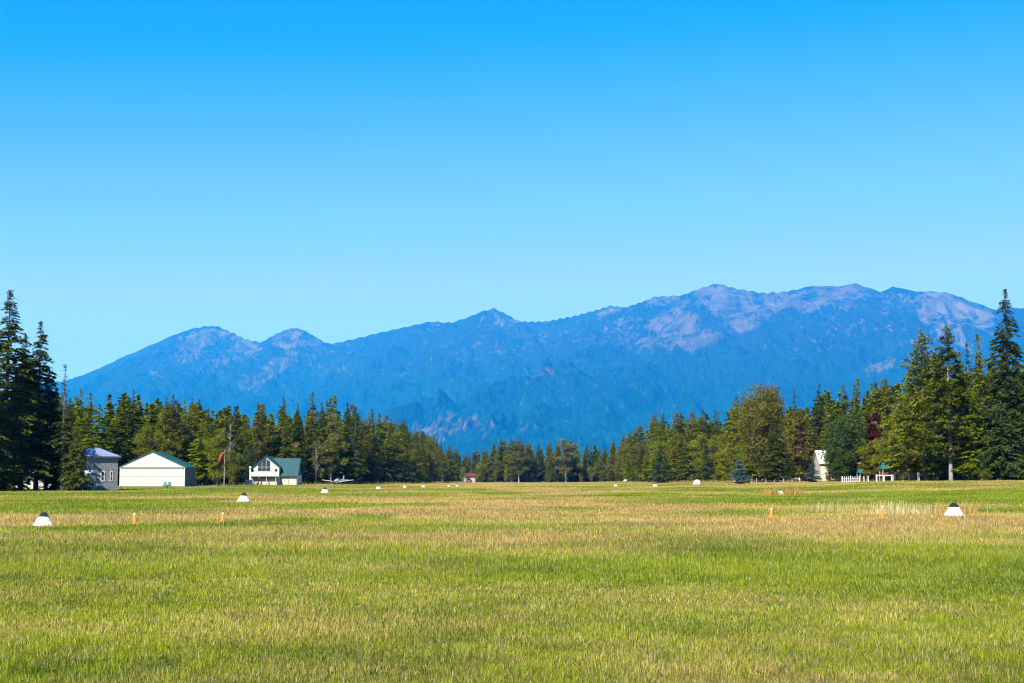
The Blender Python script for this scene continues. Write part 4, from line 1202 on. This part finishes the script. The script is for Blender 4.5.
# windsock
X, Y, Z = gpt(224.2, 300)
wsck = empty('windsock', (X, Y, Z), 0, 'faded orange windsock hanging limp from a pale pole', 'windsock')
MB().tube([(0, 0, -.2), (0, 0, 7.1)], [.09, .05], 10).build('pole', W_WOOD, wsck)
so_ = MB(); pts = [(-.12, -.05, 7.0), (-.42, -.1, 6.75), (-.72, -.15, 6.25), (-.92, -.12, 5.6), (-1.12, -.15, 5.0), (-1.05, -.15, 4.9)]
so_.tube(pts, [.24, .33, .35, .31, .24, .08], 12); so_.build('sock', W_SOCK, wsck, 0, True)
MB().tube([(0, 0, 6.95), (-.5, -.1, 6.98)], .03, 6).build('bracket', W_RIM, wsck)
for px, rz, lab in ((165.2, 12, 'left of two small green garden chairs on the hangar lawn'), (168.4, -18, 'right of two small green garden chairs on the hangar lawn')):
    X, Y, Z = gpt(px, 236)
    gc = empty('garden_chair', (X, Y, Z), R(rz), lab, 'chair', 'green garden chairs')
    MB().box(-.28, .28, -.30, .28, .36, .41).build('seat', W_FGREEN, gc, .01)
    b_ = MB()
    for k in range(5): b_.add([(-.27 + k * .11, .26, .38), (-.18 + k * .11, .26, .38), (-.18 + k * .11, .48, 1.1), (-.27 + k * .11, .48, 1.1), (-.27 + k * .11, .29, .38), (-.18 + k * .11, .29, .38), (-.18 + k * .11, .51, 1.1), (-.27 + k * .11, .51, 1.1)], [(0, 1, 2, 3), (4, 7, 6, 5), (0, 3, 7, 4), (1, 5, 6, 2), (3, 2, 6, 7)])
    b_.build('backrest', W_FGREEN, gc)
    for sx in (-1, 1):
        MB().box(sx * .34 - .06, sx * .34 + .06, -.36, .36, .56, .60).build('armrest', W_FGREEN, gc)
        for sy in (-.3, .3): MB().box(sx * .33 - .03, sx * .33 + .03, sy - .04, sy + .04, -.05, .558).build('leg', W_FGREEN, gc)


def post(px, Y, w, h, m_, label, name='post', cap=True):
    X, Y, Z = gpt(px, Y)
    e = empty(name, (X, Y, Z), R(random.uniform(-10, 10)), label, 'post')
    MB().box(-w / 2, w / 2, -w / 2, w / 2, -.2, h).build('shaft', m_, e, .01)
    if cap: MB().box(-w * .6, w * .6, -w * .6, w * .6, h + .002, h + .06).build('cap', m_, e)


post(121, 202, .12, .5, W_WHITE, 'short white post at the right corner of the grey shed')
post(196, 292, .24, 1.0, W_WOOD, 'pale post standing right of the white hangar')
post(442.3, 520, .34, 1.5, W_RED, 'red post beside far left runway markers')
post(883.6, 246, .28, 1.05, W_WHITE, 'white stump post inside the white rail frame')
post(918.5, 246, .34, 1.45, W_WOOD, 'pale thick post alone before the dark wire fence')

# light aircraft
X, Y, Z = gpt(338.5, 375)
ap = empty('airplane', (X, Y, Z), R(-14), 'white low winged propeller airplane parked before the left trees', 'airplane', None, .92)
prof = [(-2.7, .02, 1.0), (-2.55, .16, 1.0), (-2.2, .40, 1.0), (-1.5, .52, 1.0), (-.3, .58, 1.05), (1.2, .52, 1.08), (3.0, .28, 1.15), (4.4, .10, 1.25)]
fus = MB().tube([(0, y, z) for y, r, z in prof], [r for y, r, z in prof], 16).build('fuselage', W_SILV, ap, 0, True)
for s_ in (-1, 1):
    MB().add([(0, -.9, .72), (0, .75, .72), (s_ * 4.75, .35, 1.28), (s_ * 4.75, -.65, 1.28), (0, -.9, .90), (0, .75, .82), (s_ * 4.75, .35, 1.34), (s_ * 4.75, -.65, 1.38)],
             [(0, 1, 2, 3), (4, 7, 6, 5), (0, 3, 7, 4), (1, 5, 6, 2), (3, 2, 6, 7), (0, 4, 5, 1)]).build('wing', W_SILV, ap)
    MB().add([(0, 3.5, 1.28), (0, 4.4, 1.28), (s_ * 1.6, 4.3, 1.34), (s_ * 1.6, 3.8, 1.34), (0, 3.5, 1.36), (0, 4.4, 1.34), (s_ * 1.6, 4.3, 1.38), (s_ * 1.6, 3.8, 1.39)],
             [(0, 1, 2, 3), (4, 7, 6, 5), (0, 3, 7, 4), (1, 5, 6, 2), (3, 2, 6, 7)]).build('tailplane', W_SILV, ap)
    wl = MB().tube([(s_ * 1.2, -.3, .28), (s_ * 1.36, -.3, .28)], .28, 14).build('wheel', W_TYRE, ap)
    MB().tube([(s_ * 1.28, -.3, .3), (s_ * 1.2, -.1, .85)], .05, 6).build('landing_leg', W_RIM, ap)
MB().prism([(3.3, 1.3), (4.5, 1.3), (4.75, 2.55), (4.25, 2.55)], 'x', -.05, .05).build('fin', W_SILV, ap)
MB().prism([(-1.2, 1.35), (1.0, 1.4), (.6, 1.95), (-.5, 2.0)], 'x', -.4, .4).build('canopy', W_GLASS, ap, .08)
MB().box(-.95, .95, -2.78, -2.74, .93, 1.07).build('propeller', W_DARK, ap); MB().tube([(0, -2.74, 1), (0, -3.0, 1)], [.16, .02], 12).build('spinner', W_RED, ap)
wl = MB().tube([(-.07, -2.1, .24), (.07, -2.1, .24)], .24, 14).build('wheel', W_TYRE, ap); MB().tube([(0, -2.1, .25), (0, -1.9, .8)], .05, 6).build('landing_leg', W_RIM, ap)

# pale gravel in front of hangar, chalet and aircraft
m, nt, out = newmat('pale dry gravel'); b = N(nt, 'ShaderNodeBsdfDiffuse')
n_ = noise(nt, 3, 6, objco(nt)); nt.links.new(mixcol(nt, maprange(nt, n_, .3, .7), (.42, .36, .26), (.60, .54, .42)), b.inputs[0]); nt.links.new(b.outputs[0], out.inputs[0])
gv, gfc = [], []
line = [(186, 287, 1.2), (215, 292, 3), (245, 330, 4), (300, 346, 4), (322, 372, 5), (356, 380, 3)]
cs = []
for (p0, y0, w0), (p1, y1, w1) in zip(line[:-1], line[1:]):
    for k in range(6):
        t = k / 6; cs.append((p0 + (p1 - p0) * t, y0 + (y1 - y0) * t, w0 + (w1 - w0) * t))
for p, y, wd_ in cs:
    for sgn in (-1, 1):
        yy = y + sgn * wd_ * (.8 + .5 * vnoise(p / 9, sgn, 3)); x = at(p, 478, yy)[0]
        gv.append((x, yy, float(gz(x, yy)) + .05))
n = len(cs)
gfc = [(2 * i, 2 * i + 2, 2 * i + 3, 2 * i + 1) for i in range(n - 1)]
tag(link('gravel_track', mesh_np('gravel_track', gv, gfc, m)), 'pale gravel track passing hangar, chalet and parked airplane', 'track', kind='structure')

# distant red and white house
X, Y, Z = gpt(470.5, 738)
rh = empty('house', (X, Y, Z), R(14), 'tiny red and white house between trees at the far runway end', 'house')
MB().prism([(0, 0), (6, 0), (6, 3.2), (3, 4.6), (0, 3.2)], 'x', -3, 3).build('wall', W_CREAMW, rh)
MB().prism([(-.6, 3.0), (3, 4.68), (6.6, 3.0), (6.6, 3.2), (3, 4.9), (-.6, 3.2)], 'x', -3.4, 3.4).build('roof', W_MAROON, rh)
MB().box(2.2, 3.02, -.1, -.004, .2, 3.1).build('door', W_RED, rh); window(rh, -1.6, -.2, 1.2, 2.3, -.003, (1, 0), .1, W_RED)

# white house at right
X, Y, Z = gpt(820.8, 291)
wh_ = empty('house', (X, Y, Z), 0, 'white house with pale metal roof half hidden by round dark tree', 'house')
MB().prism([(0, -.4), (7, -.4), (7, 3.7), (3.5, 6.1), (0, 3.7)], 'x', 0, 9).build('wall', W_CREAMW, wh_)
sl_ = 2.4 / 3.5
MB().prism([(-.4, 3.7 - .4 * sl_ + .03), (3.5, 6.14), (7.4, 3.7 - .4 * sl_ + .03), (7.4, 3.9 - .4 * sl_), (3.5, 6.32), (-.4, 3.9 - .4 * sl_)], 'x', -.35, 9.3).build('roof', ribbed('pale metal roofing', (.50, .51, .52), .4, 'X', .45, .05, .3), wh_)
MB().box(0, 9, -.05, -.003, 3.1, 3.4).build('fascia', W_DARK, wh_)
window(wh_, 1.6, 2.6, 1.2, 2.3, -.003, (1, 0))
MB().box(3.4, 4.3, -.05, -.003, 0, 2.1).build('door', W_WHITE, wh_)


# white picket fence, rail frame and wire fence
def gx(px, Y): return gpt(px, Y)
a0, a1 = gpt(841.5, 247), gpt(868.5, 247)
pf = empty('picket_fence', a0, 0, 'short white picket fence in front of the round dark tree', 'fence')
Lf = a1[0] - a0[0]; zt = a1[2] - a0[2]
rl = MB().box(0, Lf * .66, -.03, .03, .62, .70).box(0, Lf * .66, -.03, .03, .22, .29).build('rail', W_WHITE, pf)
pk = MB()
for k in range(9): x = .15 + k * Lf * .62 / 8; pk.prism([(x - .06, -.1), (x + .06, -.1), (x + .06, 1.0), (x, 1.1), (x - .06, 1.0)], 'y', -.065, -.033)
pk.build('pickets', W_WHITE, pf)
for t, hh in ((.02, 1.1), (.34, 1.2), (.66, 1.15), (.83, 1.12), (.99, 1.15)): MB().box(Lf * t - .075, Lf * t + .075, -.03, .10, -.2, hh).build('post', W_WHITE, pf)
b0 = gpt(876.5, 246); b1 = gpt(891.8, 246)
rfm = empty('rail_frame', b0, 0, 'white rail frame of two posts and top bar before the playhouse', 'fence')
Lr = b1[0] - b0[0]
for x in (0, Lr): MB().box(x - .11, x + .11, -.1, .1, -.2, 1.25).build('post', W_WHITE, rfm, .01)
MB().box(.11, Lr - .11, -.05, .05, 1.0, 1.16).build('top_rail', W_WHITE, rfm)
c0 = gpt(895, 250); c1 = gpt(1012, 236)
wf = empty('wire_fence', c0, math.atan2(c1[1] - c0[1], c1[0] - c0[0]), 'dark wire fence along the shaded foot of the right trees', 'fence')
Lw = math.hypot(c1[0] - c0[0], c1[1] - c0[1])
for k in range(9): MB().box(k * Lw / 8 - .06, k * Lw / 8 + .06, -.06, .06, -.3, 1.35 + (c1[2] - c0[2]) * k / 8).build('post', W_POST, wf)
for zz in (.35, .65, .95, 1.2): MB().tube([(0, -.07, zz), (Lw, -.07, zz + c1[2] - c0[2])], .016, 5).build('wire', W_POST, wf)
d0 = gpt(752, 292); d1 = gpt(800, 286)
yf = empty('yard_fence', d0, math.atan2(d1[1] - d0[1], d1[0] - d0[0]), 'low yard fence with pale posts under the dark spruce', 'fence')
Ly = math.hypot(d1[0] - d0[0], d1[1] - d0[1])
for t, hh in ((.0, .9), (.10, 1.0), (.22, .85), (.29, 1.05), (.48, .8), (.66, .9), (.84, .8), (1., .9)): MB().box(Ly * t - .08, Ly * t + .08, -.08, .08, -.2, hh).build('post', W_WOOD, yf)
MB().box(0, Ly, -.02, .02, .5, .58).build('rail', W_POST, yf)

# play structures with green canopies
for px, Y, wd_, hb, hr, lab in ((886.5, 259, 2.5, 2.1, 1.35, 'wooden playhouse with teal canopy roof and maroon body'), (862, 270, 1.6, 1.5, .75, 'smaller teal canopied play tower beside the picket fence')):
    X, Y, Z = gpt(px, Y)
    ps = empty('playhouse', (X, Y, Z), R(8), lab, 'playhouse')
    for sx in (-1, 1):
        for sy in (-1, 1): MB().box(sx * wd_ / 2 * .8 - .06, sx * wd_ / 2 * .8 + .06, sy * .8 - .06, sy * .8 + .06, -.2, hb).build('leg', W_WOOD, ps)
    MB().box(-wd_ / 2 * .76, wd_ / 2 * .76, -.72, .72, .95, hb - .55).build('body', W_MAROON, ps)
    MB().add([(-wd_ / 2, -1, hb), (wd_ / 2, -1, hb), (wd_ / 2, 1, hb), (-wd_ / 2, 1, hb), (-wd_ / 2 * .86, 0, hb + hr), (wd_ / 2 * .86, 0, hb + hr)], [(0, 1, 5, 4), (1, 2, 5), (2, 3, 4, 5), (3, 0, 4), (3, 2, 1, 0)]).build('canopy', W_PLAY, ps)


# white garden chairs beside the blue spruce, white drum and bench
for px, rz, lab in ((735.6, 10, 'left white plastic garden chair before the small blue spruce'), (739.6, -12, 'right white plastic garden chair before the small blue spruce')):
    X, Y, Z = gpt(px, 285)
    gc = empty('garden_chair', (X, Y, Z), R(rz), lab, 'chair', 'white garden chairs', 1.12)
    MB().box(-.27, .27, -.27, .27, .38, .43).build('seat', W_WHITE, gc, .01)
    MB().add([(-.26, .22, .40), (.26, .22, .40), (.22, .34, .98), (-.22, .34, .98), (-.26, .27, .40), (.26, .27, .40), (.22, .39, .98), (-.22, .39, .98)], [(0, 1, 2, 3), (4, 7, 6, 5), (0, 3, 7, 4), (1, 5, 6, 2), (3, 2, 6, 7)]).build('backrest', W_WHITE, gc)
    for sx in (-1, 1):
        MB().box(sx * .30 - .03, sx * .30 + .03, -.28, .27, .60, .64).build('armrest', W_WHITE, gc)
        for sy in (-.24, .24): MB().box(sx * .29 - .03, sx * .29 + .03, sy - .03, sy + .03, -.05, .598).build('leg', W_WHITE, gc)
X, Y, Z = gpt(777.5, 297)
dr = empty('white_barrel', (X, Y, Z), 0, 'white upright barrel under the dark spruce', 'barrel')
MB().lathe([(.40, -.1), (.42, .1), (.44, .5), (.43, .7), (.40, .95)], 18).build('drum', W_WHITE, dr, 0, True); MB().lathe([(.42, .952), (.42, 1.02), (.2, 1.06)], 18).build('lid', W_RIM, dr)
X, Y, Z = gpt(795.5, 296)
bn = empty('garden_bench', (X, Y, Z), R(-5), 'low white bench before the layered brownish pine', 'bench')
MB().box(-.95, .95, -.22, .22, .40, .46).build('seat', W_WHITE, bn)
MB().box(-.95, .95, .2, .25, .5, .78).build('backrest', W_WHITE, bn)
for sx in (-.8, .8): MB().box(sx - .05, sx + .05, -.18, .2, -.1, .398).build('leg', W_WHITE, bn)

# ------------------------------------------------------------------ runway markers
mskirt = MB().lathe([(.435, -.06), (.44, .0), (.33, .17), (.205, .375), (.20, .385)], 28).mesh('skirt', paint('white marker plastic', (.66, .66, .63), .6, .22, 4), 0, False)
mcap = MB().lathe([(.215, .375), (.20, .40), (.13, .50), (.085, .545), (.05, .555)], 24).mesh('cap', W_BLACK, 0, False)
MARK = [(45, 525, 21, 'white conical runway marker with black cap, nearest at left'), (953, 515.6, 21, 'white conical runway marker with black cap, nearest at right'), (244, 501.2, 13.5, 'white black capped runway marker in front of the chalet lawn, second at left'),
        (325, 492.6, 8.5, 'white black capped runway marker just in front of the parked airplane'), (378.5, 488.6, 5.2, 'small white black capped runway marker right of the airplane'), (780.5, 494.8, 9.5, 'weathered white runway marker with tall dry grass around it'),
        (405, 487.3, 4.2, 'tiny white runway marker before dark purplish low conifer'), (423.4, 487.0, 4.0, 'tiny white runway marker left of the red post'), (449, 486.2, 3.2, 'tiny white runway marker immediately right of the red post'), (457.3, 486.2, 3.0, 'tiny white runway marker second right of the red post'),
        (615.5, 486.2, 4.0, 'tiny white runway marker left of the small white car'), (655, 486.2, 5.0, 'small flat white runway marker below young bluish spruce at right')]
for px, yb, wpx, lab in MARK:
    d0 = CAMZ * F / (yb - 478)
    for _ in range(30): d0 = (CAMZ - float(gz(at(px, 478, d0)[0], d0))) * F / (yb - 478)
    d0 = min(max(d0, 30), 560)
    X, Y, Z = gpt(px, d0)
    s_ = float(np.clip(wpx * d0 / F / .88, .75, 1.5))
    e = empty('runway_marker', (X, Y, Z), random.uniform(0, 6), lab, 'runway marker', 'white runway markers along the strip', s_)
    e.rotation_euler[0] = R(random.uniform(-2, 2))
    link('skirt', mskirt, e); link('cap', mcap, e)
X, Y, Z = gpt(697, 300)
dm = empty('runway_marker', (X, Y, Z), 0, 'large rounded white marker without black cap before right tree line', 'runway marker', 'white runway markers along the strip')
MB().lathe([(.84, -.1), (.86, .05), (.80, .45), (.62, .78), (.35, .95), (.05, 1.0)], 28).build('dome', W_WHITE, dm, 0, True)
MB().lathe([(.92, -.12), (.92, .06), (.85, .08)], 28).build('rim', W_WHITE, dm)

# slim orange delineators
for px, yb, hpx, lab in ((136, 523.5, 11, 'slim orange cone in straw right of the nearest left marker'), (223.3, 521.6, 9.5, 'thin pale topped orange cone left of the runway middle'),
                         (770.5, 517, 9, 'slim orange cone in green grass left of the tall dry tufts'), (881.5, 517.5, 12, 'slim orange cone with tall pale grass stalks beside it')):
    d0 = CAMZ * F / (yb - 478)
    for _ in range(30): d0 = (CAMZ - float(gz(at(px, 478, d0)[0], d0))) * F / (yb - 478)
    X, Y, Z = gpt(px, d0); hh = hpx * d0 / F
    e = empty('orange_cone', (X, Y, Z), random.uniform(0, 1), lab, 'cone', 'orange cones along the strip')
    e.rotation_euler[1] = R(random.uniform(-4, 4))
    MB().lathe([(.075, .03), (.06, hh * .5), (.045, hh * .82)], 14).build('body', W_ORANGE, e)
    MB().lathe([(.045, hh * .822), (.036, hh * .96), (.02, hh)], 14).build('tip', paint('pale orange band', (.85, .5, .25), .5), e)
    MB().box(-.13, .13, -.13, .13, -.05, .03).build('base', W_ORANGE, e, .01)
